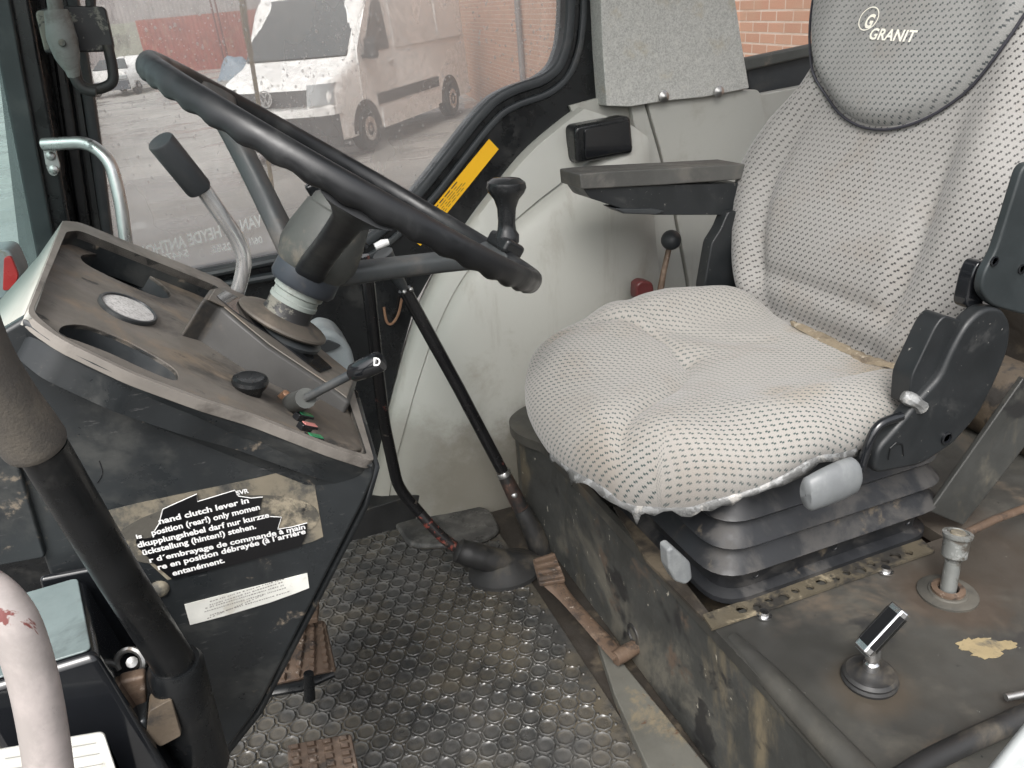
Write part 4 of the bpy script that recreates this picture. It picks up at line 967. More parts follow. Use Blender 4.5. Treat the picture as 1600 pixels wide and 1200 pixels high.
# near side: bracket cover, hinge, folded armrest
def sidep(name, px_, y0_, mat, th, par=seat, bev=.006, rad=.01, sg=3):
    P = rpoly([ay(u, v, y0_) for u, v in px_], rad); mm = MB(); mm.prism(P, (0, th, 0)); return mm.build(name, mat, par, bevel=bev, seg=sg)
br_ = sidep('side_cover', [(1366, 742), (1370, 704), (1410, 660), (1440, 622), (1470, 590), (1490, 545), (1512, 505), (1540, 480), (1566, 480), (1582, 505), (1578, 545), (1560, 590), (1530, 650), (1490, 695), (1440, 728)], .612, MAT['seat_plastic'], .022, rad=.012)
sidep('side_cover_top', [(1424, 590), (1462, 510), (1476, 492), (1500, 500), (1514, 508), (1494, 548), (1472, 594), (1440, 624), (1420, 640)], .622, MAT['seat_plastic'], .03, rad=.008)
m = MB(); c = ay(1478, 684, .612); m.lathe(c, (0, -1, 0), [(.0085, .0), (.0085, .0025), (.0062, .003), (.005, -.004), (.0004, -.006)], 16); m.build('bolt_hole', MAT['gloss_black'], br_)
m = MB(); m.tube([ay(u, v, .6112) for u, v in [(1388, 718), (1391, 700), (1400, 692), (1410, 694), (1412, 712)]], .0009, 6); m.build('clip_mark', MAT['black'], br_)
arm_n = sidep('folded_armrest', [(1532, 455), (1538, 425), (1556, 395), (1572, 345), (1600, 255), (1660, 250), (1660, 500), (1600, 492), (1550, 478)], .612, MAT['hinge'], .012, rad=.012, bev=.006)
for u, v in ((1553, 408), (1596, 420)):
    m = MB(); m.lathe(ay(u, v, .612), (0, -1, 0), [(.006, 0), (.006, .0015), (.0042, .0018), (.003, -.004), (.0004, -.005)], 14); m.build('screw_hole', MAT['gloss_black'], arm_n)
sidep('hinge_plate', [(1508, 480), (1520, 430), (1530, 408), (1545, 408), (1540, 460), (1534, 490)], .630, MAT['gloss_black'], .02, bev=.003)
# tilt lever : bent black rod and grey paddle
m = MB(); m.tube(fillet([ay(u, v, .618) for u, v in [(1408, 650), (1372, 662), (1356, 695), (1345, 735), (1325, 748)]], .02, 5), .0058, 10); lev = m.build('tilt_lever', MAT['gloss_black'], seat)
m = MB(); a_, b_ = ay(1268, 770, .600), ay(1328, 744, .600); c_ = (a_+b_)/2; e1_ = unit(b_-a_); e2_ = unit(np.cross(e1_, A(0, 1, 0)))
rws = []
for s_, r_ in ((-.036, .001), (-.036, .018), (-.032, .023), (-.01, .0255), (.012, .0265), (.031, .025), (.036, .020), (.036, .001)): rws.append([c_+e1_*s_+(e2_*math.cos(q_)*1.0+A(0, 1, 0)*math.sin(q_)*.55)*r_ for q_ in np.linspace(0, 6.283, 21)[:-1]])
m.grid(rws, cu=True); m.build('paddle', MAT['grey_knob'], lev, sharp=50)
# far armrest
arm = MB(); 
def armpt(u, v, y): return ay(u, v, y)
YA = 1.215
am = MB(); am.prism(rpoly([ay(u, v, YA) for u, v in [(908, 290), (922, 310), (975, 327), (1020, 336), (1160, 336), (1160, 286), (1040, 289), (925, 294)]], .006), (0, .07, 0)); ab = am.build('armrest', MAT['seat_plastic'], seat, bevel=.008, seg=3)
am = MB(); P = rpoly([ay(u, v, YA-.006) for u, v in [(906, 272), (908, 296), (930, 295), (1040, 289), (1165, 280), (1165, 256), (1060, 262), (945, 268)]], .004); am.prism(P, (0, .085, 0)); am.build('arm_pad', MAT['arm_pad'], ab, bevel=.008, seg=3)
am = MB(); am.prism([ay(u, v, YA-.004) for u, v in [(960, 326), (975, 334), (1026, 336), (1040, 330), (1020, 326)]], (0, .05, 0)); am.build('latch', MAT['dark_plastic'], ab, bevel=.003)
m = MB(); m.prism(rpoly([ay(u, v, 1.20) for u, v in [(1100, 448), (1112, 380), (1126, 358), (1138, 330), (1165, 330), (1165, 470), (1100, 470)]], .006), (0, .03, 0)); m.build('far_side_cover', MAT['seat_plastic'], seat, bevel=.006)

# ---- things on the platform
th_ = thing('chrome_tee_handle', 'chrome edged black T handle on a round rubber boot', 'handle', az(1358, 1065, ZB))
base = az(1358, 1062, ZB); m = MB(); m.lathe(base, (0, 0, 1), [(.030, 0), (.031, .004), (.029, .007), (.0295, .010), (.026, .013), (.018, .012), (.012, .015), (.008, .018), (.0005, .019)], 32); m.build('rubber_boot', MAT['rubber'], th_)
top = base+A(0, 0, .048); m = MB(); m.lathe(base+A(0, 0, .014), (0, 0, 1), [(.009, 0), (.0085, .012), (.006, .014), (.006, .019), (.0085, .020), (.0085, .028), (.0075, .034)], 16); m.build('stem', MAT['chrome'], th_)
h0, h1 = ad(1352, 1012, np.dot(top-CAM, FW)), az(1405, 955, base[2]+.088); hd = unit(h1-h0); sid = unit(np.cross(hd, A(0, 0, 1))); upv = np.cross(sid, hd)
hx_ = [( -.0125, .001), (-.0085, .009), (.0085, .009), (.0125, .001), (.0085, -.009), (-.0085, -.009)]
m = MB(); m.grid([[h0-hd*.004+(sid*a+upv*b)*1.0 for a, b in hx_], [h1+hd*.004+(sid*a+upv*b) for a, b in hx_]], cu=True, cap=True); gp_ = m.build('grip', MAT['chrome'], th_, bevel=.0022)
for s_ in range(6):
    a0, a1 = hx_[s_], hx_[(s_+1) % 6]; cc = A((a0[0]+a1[0])/2, (a0[1]+a1[1])/2); nn = unit(cc); f_ = .76
    P0 = cc+(A(*a0)-cc)*f_+nn*.0004; P1 = cc+(A(*a1)-cc)*f_+nn*.0004
    m = MB(); m.add([h0+hd*.004+sid*P0[0]+upv*P0[1], h0+hd*.004+sid*P1[0]+upv*P1[1], h1-hd*.003+sid*P1[0]+upv*P1[1], h1-hd*.003+sid*P0[0]+upv*P0[1]], [(0, 1, 2, 3)]); m.build('grip_inlay', MAT['label_black'], gp_)
cc = h0-hd*.0062; m = MB(); m.add([cc+(sid*a+upv*b)*.72 for a, b in hx_], [tuple(range(6))]); m.build('end_inlay', MAT['reservoir'], gp_)
rp = thing('rusty_post', 'rusty galvanised post with capped sleeve and side rod', 'post', az(1480, 928, ZB))
pb = az(1480, 928, ZB); m = MB(); m.lathe(pb, (0, 0, 1), [(.036, 0), (.036, .003), (.033, .004), (.024, .0042), (.0225, .006), (.012, .006), (.0005, .006)], 32); m.build('base_disc', MAT['box_top'], rp)
m = MB(); m.lathe(pb+A(0, 0, .004), (0, 0, 1), [(.020, 0), (.020, .006), (.013, .007), (.012, .002)], 18); m.build('rust_ring', MAT['rust'], rp)
ptop = az(1497, 833, pb[2]+.085); pd = unit(ptop-pb); L_ = np.linalg.norm(ptop-pb)
m = MB(); m.lathe(pb, pd, [(.010, 0), (.0095, L_*.55), (.008, L_*.56), (.008, L_*.62)], 18); m.build('shaft', MAT['galv'], rp)
m = MB(); m.lathe(pb, pd, [(.012, L_*.60), (.015, L_*.64), (.0155, L_*.93), (.0175, L_*.95), (.0180, L_), (.013, L_*1.015), (.0125, L_*.995), (.0004, L_*.995)], 22); m.build('sleeve', MAT['galv'], rp)
m = MB(); m.lathe(ptop, pd, [(.0095, -.001), (.0085, .002), (.0004, .003)], 16); m.build('cap', MAT['beige_residue'], rp)
m = MB(); r1_ = ad(1605, 793, np.dot(ptop-CAM, FW)*1.12); m.tube([ptop-pd*.006, ptop+(r1_-ptop)*.5, r1_+(r1_-ptop)*.5], .0056, 10); m.build('side_rod', MAT['rust'], rp)
# strut, dark gear and castings behind the seat
m = MB(); q0 = [ay(u, v, .655) for u, v in [(1452, 800), (1505, 822), (1640, 650), (1600, 590)]]; m.prism(q0, (.004, .010, 0)); tag(m.build('flat_strut', MAT['box'], bevel=.003), 'dark flat steel strut leaning beside the seat', 'strut')
m = MB(); m.abox((1.38, .20, .10), (1.42, 1.45, .66)); tag(m.build('rear_bulkhead', MAT['grime'], bevel=.008), 'dirty brown bulkhead behind the seat', 'bulkhead')
m = MB(); m.tube([A(1.20, .70, .30), A(1.20, 1.15, .32)], [.07, .075], 18); m.tube([A(1.20, .74, .30), A(1.20, .66, .30)], [.03, .03], 14); tag(m.build('gear_housing', MAT['brown_metal'], sharp=40), 'round dirty brown gear housing behind the seat strut', 'housing')
# bolts, pin, tube and grey handle at the lower right corner
m = MB(); m.tube([az(1572, 1090, ZB+.012), az(1640, 1076, ZB+.016)], .0042, 10); tag(m.build('steel_pin', MAT['steel']), 'small steel pin lying at the right edge of the platform', 'pin')
m = MB(); m.tube(cr([az(u, v, ZB+.012) for u, v in [(1395, 1225), (1450, 1190), (1510, 1160), (1565, 1135), (1640, 1100)]], 5), .011, 12); tag(m.build('black_hose', MAT['rubber']), 'black hose lying on the platform behind the grey lever', 'hose')
m = MB(); q0 = [ad(u, v, .50) for u, v in [(1535, 1235), (1640, 1105), (1740, 1105), (1740, 1300), (1535, 1300)]]; m.prism(rpoly(q0, .008), FW*.012); tag(m.build('grey_lever', MAT['lever_grey'], bevel=.006, seg=3), 'pale grey plastic lever in the lower right corner', 'lever')
# ball knob lever and red handle beyond the seat
bl = thing('ball_lever', 'thin lever with black ball knob beyond the seat', 'lever', ay(1030, 470, 1.33))
m = MB(); m.tube([ay(1028, 475, 1.33), ay(1037, 425, 1.33), ay(1046, 385, 1.33)], [.0075, .006, .0055], 10); m.build('rod', MAT['rust'], bl)
m = MB(); m.sphere(ay(1048.5, 375, 1.33), .0205, 24); m.build('knob', MAT['dark_plastic'], bl)
m = MB(); m.prism(rpoly([ay(u, v, 1.34) for u, v in [(994, 470), (995, 444), (1004, 438), (1022, 441), (1024, 470)]], .012), (0, .03, 0)); tag(m.build('red_handle', MAT['red_plastic'], bevel=.006), 'dark red plastic handle beyond the seat cushion', 'handle')

# ================================================================== DASHBOARD CONSOLE
TP0 = A(-.158, .68, .783); TN = unit(A(.826, 0, 1)); TE = unit(A(1, 0, -.826)); TY = A(0, 1, 0)
def tp(u, v, d=0): return apl(u, v, TP0-TN*d, TN)
def t2(u, v, d=0): p = tp(u, v, d)-TP0; return A(np.dot(p, TE), p[1])
con = thing('console', 'dusty black dashboard console with labels and round gauge holes', 'console', A(0, .85, 0))
rim_px = [(40, 492), (98, 344), (125, 347), (345, 436), (552, 606), (586, 722), (520, 700), (400, 652), (320, 627), (208, 585), (100, 533)]
rim = [t2(*p) for p in rim_px]
rim_r = rpoly(rim, [.02, .012, .012, .005, .012, .012, .01, .01, .01, .01, .01], 4)
cen = sum(rim)/len(rim)
inn_px = [(51, 488), (104, 362), (124, 360), (338, 447), (542, 616), (574, 711), (519, 694), (400, 647), (320, 622), (208, 580), (99, 527)]
inn = rpoly([t2(*p) for p in inn_px], [.014, .008, .01, .004, .008, .008, .01, .01, .01, .01, .01], 4)
m = MB(); m.plate(TP0, TE, TY, rim_r, [inn], -.010, TN); m.build('tray_lip', MAT['lip'], con, bevel=.003)
# inner walls of the tray
DT = .028
inw = [TP0+TE*p[0]+TY*p[1] for p in inn]; k = len(inw)
m = MB(); m.grid([inw+[inw[0]], [p-TN*(DT+.01) for p in inw]+[inw[0]-TN*(DT+.01)]]); m.build('tray_wall', MAT['console'], con)
# tray floor, a little deeper on the far side, with two gauge wells
FN = unit(TN+TY*.035); FP0 = TP0-TN*.007; FY = unit(TY-FN*np.dot(TY, FN)); FE = np.cross(FY, FN)
def fp(u, v): return apl(u, v, FP0, FN)
def f2(p): return A(np.dot(p-FP0, FE), np.dot(p-FP0, FY))
flo = [TP0+TE*p[0]+TY*p[1] for p in inn]; flo = [f2(p-TN*(np.dot(p-FP0, FN)/np.dot(TN, FN))) for p in flo]
wells = []
for px_ in ([(127, 405), (131, 398), (160, 399), (208, 416), (248, 440), (267, 460), (257, 466), (228, 457), (180, 436), (140, 416)], [(92, 517), (103, 508), (136, 509), (184, 526), (232, 550), (270, 574), (279, 588), (270, 594), (224, 576), (172, 552), (128, 535), (100, 525)]):
    wells.append(cr([f2(fp(*p)) for p in px_], 4, True))
wells[1] = [p*1.0 for p in wells[1]]
m = MB(); m.plate(FP0, FE, FY, flo, wells, -.004, FN); m.build('tray_floor', MAT['tray'], con)
for wl_ in wells:
    P = [FP0+FE*p[0]+FY*p[1] for p in wl_]; cc = sum(P)/len(P); mm = MB()
    mm.grid([[p-FN*.001 for p in P], [p-FN*.020 for p in P], [cc+(p-cc)*.94-FN*.022 for p in P], [cc+(p-cc)*.90-FN*.020 for p in P]], cu=True); g_ = mm.build('gauge_well', MAT['dark_plastic'], con)
    mm = MB(); mm.add([cc+(p-cc)*.91-FN*.0205 for p in P], [tuple(range(len(P)))]); mm.build('gauge_glass', MAT['gloss_black'], g_)
def badge(mm, prof):
    rr_ = []
    for f_, h in prof:
        row = []
        for q_ in np.linspace(0, 6.283, 41)[:-1]:
            a_, b_ = 49*math.cos(q_), 17.5*math.sin(q_); c_, s_ = math.cos(R_(22)), math.sin(R_(22)); p = fp(198+(a_*c_-b_*s_), 485+(a_*s_+b_*c_)); p0_ = fp(198, 485); row.append(p0_+(p-p0_)*f_+FN*h)
        rr_.append(row)
    mm.grid(rr_, cu=True)
m = MB(); badge(m, [(1, 0), (1, .003), (.97, .0042), (.90, .0042), (.88, .002)]); bd = m.build('oval_badge', MAT['dark_plastic'], con)
m = MB(); badge(m, [(.89, .0024), (.5, .0030), (.001, .0032)]); m.build('badge_plate', MAT['silver_emblem'], bd)
# side panel towards the door
YP = .679
side_px = [(41, 494), (100, 535), (208, 587), (320, 629), (400, 654), (520, 702), (585, 724), (586, 745), (566, 790), (402, 1112), (340, 1190), (180, 1120), (100, 960), (70, 880), (20, 720), (-70, 640), (-70, 560)]
# only a shell: keep it shallow below the tray
m = MB(); m.prism(rpoly([ay(u, v, YP) for u, v in side_px], [.004]*6+[.01]*3+[.02]*2+[.01]*6), (0, .018, 0)); m.build('side_panel', MAT['console'], con, bevel=.006, seg=3)
bul = cr([tp(u, v) for u, v in [(40, 492), (100, 533), (208, 585), (320, 627), (400, 652), (520, 700), (586, 722)]], 4)
tq = [min(1, 4.0*(1-i_/(len(bul)-1)), .25+6.0*i_/(len(bul)-1)) for i_ in range(len(bul))]
m = MB(); m.grid([[p-TN*.004+A(0, .004, 0) for p in bul], [p-TN*.006+A(0, .0015, 0) for p in bul], [A(p[0]-.006*(1-q), p[1]+(.6785-p[1])*.25, p[2]-.004-.018*q) for p, q in zip(bul, tq)], [A(p[0]-.008*(1-q), p[1]+(.6785-p[1])*.75, p[2]-.006-.039*q) for p, q in zip(bul, tq)], [A(p[0]-.010*(1-q), .6785, p[2]-.008-.058*q) for p, q in zip(bul, tq)]]); m.build('panel_shoulder', MAT['console'], con, sharp=180)
r0 = [ay(u, v, YP+.010) for u, v in [(585, 728), (568, 788), (402, 1112), (340, 1190)]]
rr_ = []
top_f = tp(552, 608)
for i, p in enumerate(r0): rr_.append([p, p+(top_f-r0[0] if i == 0 else A(.006, .24, 0))])
m = MB(); m.grid(rr_); o_ = m.build('rear_panel', MAT['console'], con); md = o_.modifiers.new('t', 'SOLIDIFY'); md.thickness = .006
# front cover of the console, sloping away to the windscreen; its reflection is put in as pale colour
m = MB(); cv = [[tp(98, 345), tp(40, 493)], [ay(60, 400, 1.02), ay(18, 530, .70)], [ay(-10, 480, 1.0), ay(-30, 590, .70)], [ay(-90, 560, 1.0), ay(-120, 660, .70)]]
m.grid(cv); o_ = m.build('front_cover', MAT['liner'], con); md = o_.modifiers.new('t', 'SOLIDIFY'); md.thickness = .005
# lower left glossy panel
m = MB(); m.prism(rpoly([ay(u, v, .672) for u, v in [(-80, 690), (26, 716), (72, 872), (-80, 900)]], .004), (0, .01, 0)); m.build('side_flap', MAT['console'], con, bevel=.003)
# column cowl
dtop = -.034
ct = [tp(u, v, dtop+.024*(u-318)/242) for u, v in [(318, 466), (330, 449), (352, 446), (400, 470), (470, 520), (560, 592), (548, 628), (516, 604), (420, 540), (345, 478)]]
m = MB(); m.hexa([p-TN*(np.dot(p-TP0, TN)+.024)+(p-sum(ct)/len(ct))*.03 for p in ct], ct); m.build('column_cowl', MAT['cowl'], con, bevel=.005, seg=3)
m = MB(); cq = sum(ct)/len(ct); m.hexa([cq+(p-cq)*.95+TN*.0002 for p in ct], [cq+(p-cq)*.94+TN*.0012 for p in ct]); m.build('cowl_top', MAT['tray'], con)
m = MB(); c5 = [tp(u, v, dtop-.0028+.024*(u-318)/242) for u, v in [(338, 462), (352, 454), (400, 478), (470, 530), (520, 575), (500, 582), (430, 528), (372, 490)]]; m.prism(rpoly(c5, .006), -TN*.001); m.build('cowl_slot', MAT['gloss_black'], con)
# dusty ledge with switches below the cowl
m = MB(); c6 = [tp(u, v, .0035) for u, v in [(470, 640), (530, 604), (572, 700), (545, 705), (500, 690)]]; m.hexa([p-TN*.02 for p in c6], c6); m.build('switch_bank', MAT['boot'], con, bevel=.003)
for (u, v, mt_) in ((474, 652, 'green_lens'), (480, 668, 'pink_lens'), (489, 686, 'green_lens')):
    p = tp(u, v, .0050); ex_ = unit(tp(u+10, v+2, .0050)-p); ey_ = np.cross(TN, ex_); m = MB(); m.box(p, ex_*.0105, ey_*.0045, TN*.004); rk = m.build('rocker_switch', MAT['gloss_black'], con, bevel=.0015)
    m = MB(); m.box(p+ex_*.001, ex_*.0085, ey_*.0034, TN*.0048); m.build('lamp_lens', MAT[mt_], rk, bevel=.001)
# screw, stalk boss
m = MB(); c = tp(446, 611, .002); m.lathe(c-TN*.010, unit(TN+A(.3, -.5, 0)), [(.005, 0), (.005, .010), (.0035, .0115), (.0004, .012)], 14); m.build('screw', MAT['copper'], con)
# torn old sticker under the labels and the labels
def lp(u, v, o=0): p = ay(u, v, YP-o); return p
m = MB(); m.prism([lp(u, v) for u, v in [(150, 802), (215, 786), (300, 768), (400, 747), (486, 726), (497, 790), (505, 838), (488, 846), (400, 870), (300, 894), (262, 906), (238, 884), (205, 850), (170, 830)]], (0, -.0006, 0)); m.build('label_residue', MAT['beige_residue'], con)
m = MB(); el = []
for t in np.linspace(0, 6.283, 37)[:-1]: el.append(lp(338+math.cos(t)*160+math.sin(t)*14, 828+math.sin(t)*(48)-math.cos(t)*26, .0007))
el = [p for p in el]; m.prism(el, (0, -.0005, 0)); m.build('glue_patch', MAT['residue'], con)
def z1(x, y): return (180+x*.2125, 740+y*.2125)
torn = [(160, 470), (205, 478), (262, 470), (290, 420), (322, 370), (350, 262), (430, 225), (600, 150), (605, 206), (740, 165), (880, 122), (905, 165), (1000, 180), (1085, 172), (1050, 300), (1140, 315), (1222, 320), (1195, 408), (1300, 392), (1412, 362), (1405, 440), (1368, 530), (900, 660), (420, 775), (330, 700), (240, 610), (170, 545), (152, 500)]
m = MB(); m.prism([lp(*z1(x, y), .0014) for x, y in torn], (0, -.0008, 0)); wl = m.build('warning_label', MAT['label_black'], con); wl['label'] = 'torn black warning label with white lettering'
m = MB(); tl = [lp(*z1(x, y), .0023) for x, y in torn]; tl2 = tl[3:14]; m.tube(tl2, .00045, 5); m.tube(tl[15:20], .00045, 5); m.build('torn_rim', MAT['label_white'], wl)
m = MB(); upl = A(0, 0, 1)
hpx = np.linalg.norm(lp(*z1(500, 330))-lp(*z1(500, 285)))
for body, a_, b_, hs_ in [('nand clutch lever in', (325, 372), (985, 213), 1.0), ('position (rear!) only momen', (272, 455), (1066, 262), 1.0), ('dkupplungshebel darf nur kurzze', (168, 545), (1135, 320), 1.0), ('ückstellung (hinten!) stehen.', (205, 600), (1038, 403), 1.0),
                        ('r d´embrayage de commande à main', (255, 655), (1400, 405), .95), ('re en position débrayée (à l´arrière', (318, 708), (1402, 440), 1.0), ('entanément.', (425, 752), (808, 652), 1.0), ('is', (158, 480), (200, 472), .8), ('SVR', (895, 160), (985, 140), .8)]:
    text_on(m, body, lp(*z1(*a_), .0026), lp(*z1(*b_), .0026), upl, .03, 0, height=hpx*hs_*.93)
m.build('label_text', MAT['label_white'], wl)
wh_px = [(288, 944), (480, 895), (483, 918), (460, 927), (421, 941), (414, 943), (350, 962), (297, 976)]
m = MB(); m.prism([lp(u, v, .0006) for u, v in wh_px], (0, -.0008, 0)); w2l = m.build('instruction_label', MAT['white_label'], con); w2l['label'] = 'narrow white label with fine grey print'
m = MB(); rg = random.Random(5)
for i_ in range(6):
    t_ = .14+i_*.135; a_ = lp(312+rg.uniform(0, 26), 941+(i_*5.3), .0016); b_ = lp(462-rg.uniform(0, 14)-(i_ == 5)*40, 903+i_*5.0, .0016); t_ = unit(b_-a_); L_ = np.linalg.norm(b_-a_); s_ = 0
    while s_ < L_-.004:
        d2 = rg.uniform(.0008, .0022); h_ = rg.uniform(.0010, .0015)
        m.add([a_+t_*s_, a_+t_*(s_+d2), a_+t_*(s_+d2)+A(0, 0, h_), a_+t_*s_+A(0, 0, h_)], [(0, 1, 2, 3)]); s_ += d2+(.0007 if rg.random() < .8 else .002)
m.build('fine_print', MAT['print_grey'], w2l)
# scratches and scuffs in the plastic
m = MB(); m.tube([lp(u, v, .0004) for u, v in [(223, 622), (228, 612), (236, 606), (255, 603)]], [.0006, .0012, .0010, .0004], 5); m.build('scratch', MAT['torn'], con)
m = MB(); m.tube(cr([lp(u, v, .0002) for u, v in [(210, 575), (218, 600), (221, 640)]], 3), .0005, 5); m.tube(cr([lp(u, v, .0002) for u, v in [(155, 720), (160, 740), (152, 755)]], 3), .0005, 5); m.build('crack', MAT['gloss_black'], con)
m = MB(); m.lathe(lp(249, 920), (0, -1, 0), [(.009, 0), (.008, .003), (.005, .005), (.0004, .006)], 16); m.build('screw_head', MAT['beige_residue'], con)

# pull knob
pk = thing('pull_knob', 'black mushroom shaped pull knob on the dusty console', 'knob', tp(386, 640, .012))
kt = ay(391, 590, .745); kb = kt-unit(A(.22, -.12, 1))*.050; kd = unit(kt-kb); L_ = np.linalg.norm(kt-kb)
m = MB(); m.lathe(kb, kd, [(.013, 0), (.0105, L_*.30), (.0098, L_*.5), (.0118, L_*.70), (.0165, L_*.84), (.0178, L_*.92), (.0165, L_*.99), (.013, L_*1.02), (.0105, L_*1.0), (.0004, L_*.99)], 30); m.build('knob', MAT['knob'], pk)
# light stalk
sk = thing('stalk_switch', 'thin black stalk switch with white symbol on its tip', 'stalk', tp(463, 624, .03))
sb_, s1_, s2_, s3_ = tp(457, 632, .010), ad(478, 622, .73), ad(552, 583, .715), ad(597, 563, .705)
m = MB(); m.tube([sb_, s1_], [.012, .010], 14); m.build('boss', MAT['hub'], sk)
m = MB(); m.tube([s1_, s2_], [.0042, .0046], 10); m.build('rod', MAT['dark_plastic'], sk)
sdv = unit(s3_-s2_); m = MB(); m.lathe(s2_-sdv*.004, sdv, [(.005, 0), (.0085, .004), (.0098, .018), (.0100, np.linalg.norm(s3_-s2_)), (.009, np.linalg.norm(s3_-s2_)+.003), (.0004, np.linalg.norm(s3_-s2_)+.0036)], 18); gr_ = m.build('grip', MAT['gloss_black'], sk)
m = MB(); fa = s3_-unit(s3_-CAM)*.0105+A(0, 0, 0); vx = unit(s3_-s2_); cup = unit(np.cross(vx, unit(s3_-CAM))); cup = cup if cup[2] > 0 else -cup
a_ = s3_-vx*.005-unit(s3_-CAM)*.0106; text_on(m, 'D', a_-RT*.0035-UP*.003, a_+RT*.0025-UP*.003, UP, .02, 0, height=.0075); m.build('symbol', MAT['label_white'], gr_)
# shuttle lever: chrome, bent, black grip
sl_ = thing('shuttle_lever', 'bent chrome lever with black cylinder grip by the steering wheel', 'lever', tp(362, 470, .02))
yl = 1.0
pth = [ay(u, v, y) for u, v, y in [(364, 474, .99), (376, 440, .985), (381, 405, .98), (370, 372, .975), (345, 335, .965), (318, 296, .955)]]
m = MB(); m.tube(cr(pth, 6), .0092, 14); m.build('rod', MAT['bright_rod'], sl_)
ga, gb = ay(311, 295, .953), ay(252, 222, .93); gd = unit(gb-ga); L_ = np.linalg.norm(gb-ga)
m = MB(); m.lathe(ga, gd, [(.0095, .004), (.0115, -.001), (.0142, 0), (.0148, .003), (.0148, L_*1.0), (.0138, L_*1.03), (.0004, L_*1.035)], 24); m.build('grip', MAT['dark_plastic'], sl_)
# grey reservoir behind the console
rs = thing('fluid_reservoir', 'blue grey plastic reservoir cup behind the console', 'reservoir', ay(525, 690, 1.12))
rp_ = [ay(u, v, 1.12) for u, v in [(488, 528), (505, 515), (530, 520), (550, 545), (558, 580), (556, 630), (545, 690), (500, 690), (480, 600)]]
m = MB(); m.prism(rpoly(rp_, .012), (0, .08, 0)); m.build('cup', MAT['reservoir'], rs, bevel=.014, seg=4)
m = MB(); m.prism(rpoly([ay(u, v, 1.116) for u, v in [(498, 540), (512, 531), (534, 540), (524, 546), (506, 552)]], .004), (0, .01, 0)); m.build('inlet', MAT['dark_plastic'], rs, bevel=.002)

# ================================================================== STEERING WHEEL
_pa, _pb = ay(228, 98, .90), ay(822, 428, .90); _wx = unit(_pb-_pa); WN = unit(unit(A(-_wx[2], 0, _wx[0]))+A(0, -.025, 0)); WN = unit(WN-_wx*np.dot(WN, _wx)); WX = _wx; WY = np.cross(WN, WX)
if WY[1] < 0: WY = -WY
PA, PB = ay(228, 98, .90), ay(822, 428, .90); WC = (PA+PB)/2-WX*.006; RW = np.linalg.norm(PB-PA)/2-.008
stw = thing('steering_wheel', 'black three spoke steering wheel with finger grips', 'steering wheel', WC)
rows = []; NS = 240; seg = 18
for i in range(NS):
    t = 6.2832*i/NS; rd = WX*math.cos(t)+WY*math.sin(t); r = []
    for k_ in range(seg):
        q_ = 6.2832*k_/seg; rr0 = .0104
        wave = max(0, -math.sin(q_)); rr1 = rr0-.0022*wave*(.5+.5*math.cos(t*44))
        tall = 1.32
        r.append(WC+rd*(RW+rr1*math.cos(q_))+WN*(rr1*math.sin(q_)*tall))
    rows.append(r)
m = MB(); m.grid(rows, cu=True, cv=True); rimo = m.build('rim', MAT['wheel_rubber'], stw, sharp=180)
# groove line around the rim top
rows = []
HD = ay(478, 420, .90); HD = WC-WN*np.dot(WC-HD, WN)          # hub bottom on the axis
hubL = .122
hubT = WC-WN*(hubL*.30)
# hub: rounded three sided body
ang = [R_(136), R_(261), R_(14)]
def hubrow(h, r, lob):
    return [WC-WN*h+(WX*math.cos(q_)+WY*math.sin(q_))*r*(1+lob*max(math.cos((q_-a0)) for a0 in ang)**8) for q_ in np.linspace(0, 6.2832, 49)[:-1]]
m = MB(); m.grid([hubrow(.030, .001, 0), hubrow(.030, .030, 0), hubrow(.034, .034, .0), hubrow(.041, .035, 0), hubrow(.043, .038, .02), hubrow(.075, .043, .10), hubrow(hubL*.80, .044, .14), hubrow(hubL*.92, .041, .06), hubrow(hubL*.96, .038, 0)], cu=True, cap=True); m.build('hub', MAT['hub'], stw, sharp=45)
m = MB(); m.lathe(WC, WN, [(.038, -hubL*.93), (.039, -hubL*1.10), (.036, -hubL*1.14), (.025, -hubL*1.14)], 36); m.build('hub_ring', MAT['hub_cap'], stw)
for a0 in ang:
    rd = WX*math.cos(a0)+WY*math.sin(a0); tg = -WX*math.sin(a0)+WY*math.cos(a0); rows = []
    for s_ in np.linspace(0, 1, 12):
        rad_ = .030+(RW-.006-.030)*s_; dep = hubL*.92*(1-s_)**1.05+.004*s_
        w_ = .0175-.0030*math.sin(math.pi*s_)+.020*max(0, (s_-.78)/.22)**2; th2 = .0120+.003*max(0, (s_-.8)/.2)**2
        c = WC+rd*rad_-WN*dep; tv = unit(rd*(RW-.03)+WN*hubL*.62); nv = np.cross(tg, tv)
        rows.append([c+tg*w_*math.copysign(abs(math.cos(q_))**.55, math.cos(q_))+nv*th2*math.copysign(abs(math.sin(q_))**.7, math.sin(q_)) for q_ in np.linspace(0, 6.2832, 21)[:-1]])
    m = MB(); m.grid(rows, cu=True, cap=True); m.build('spoke', MAT['wheel_rubber'] if a0 > R_(200) else MAT['spoke'], stw, sharp=60)
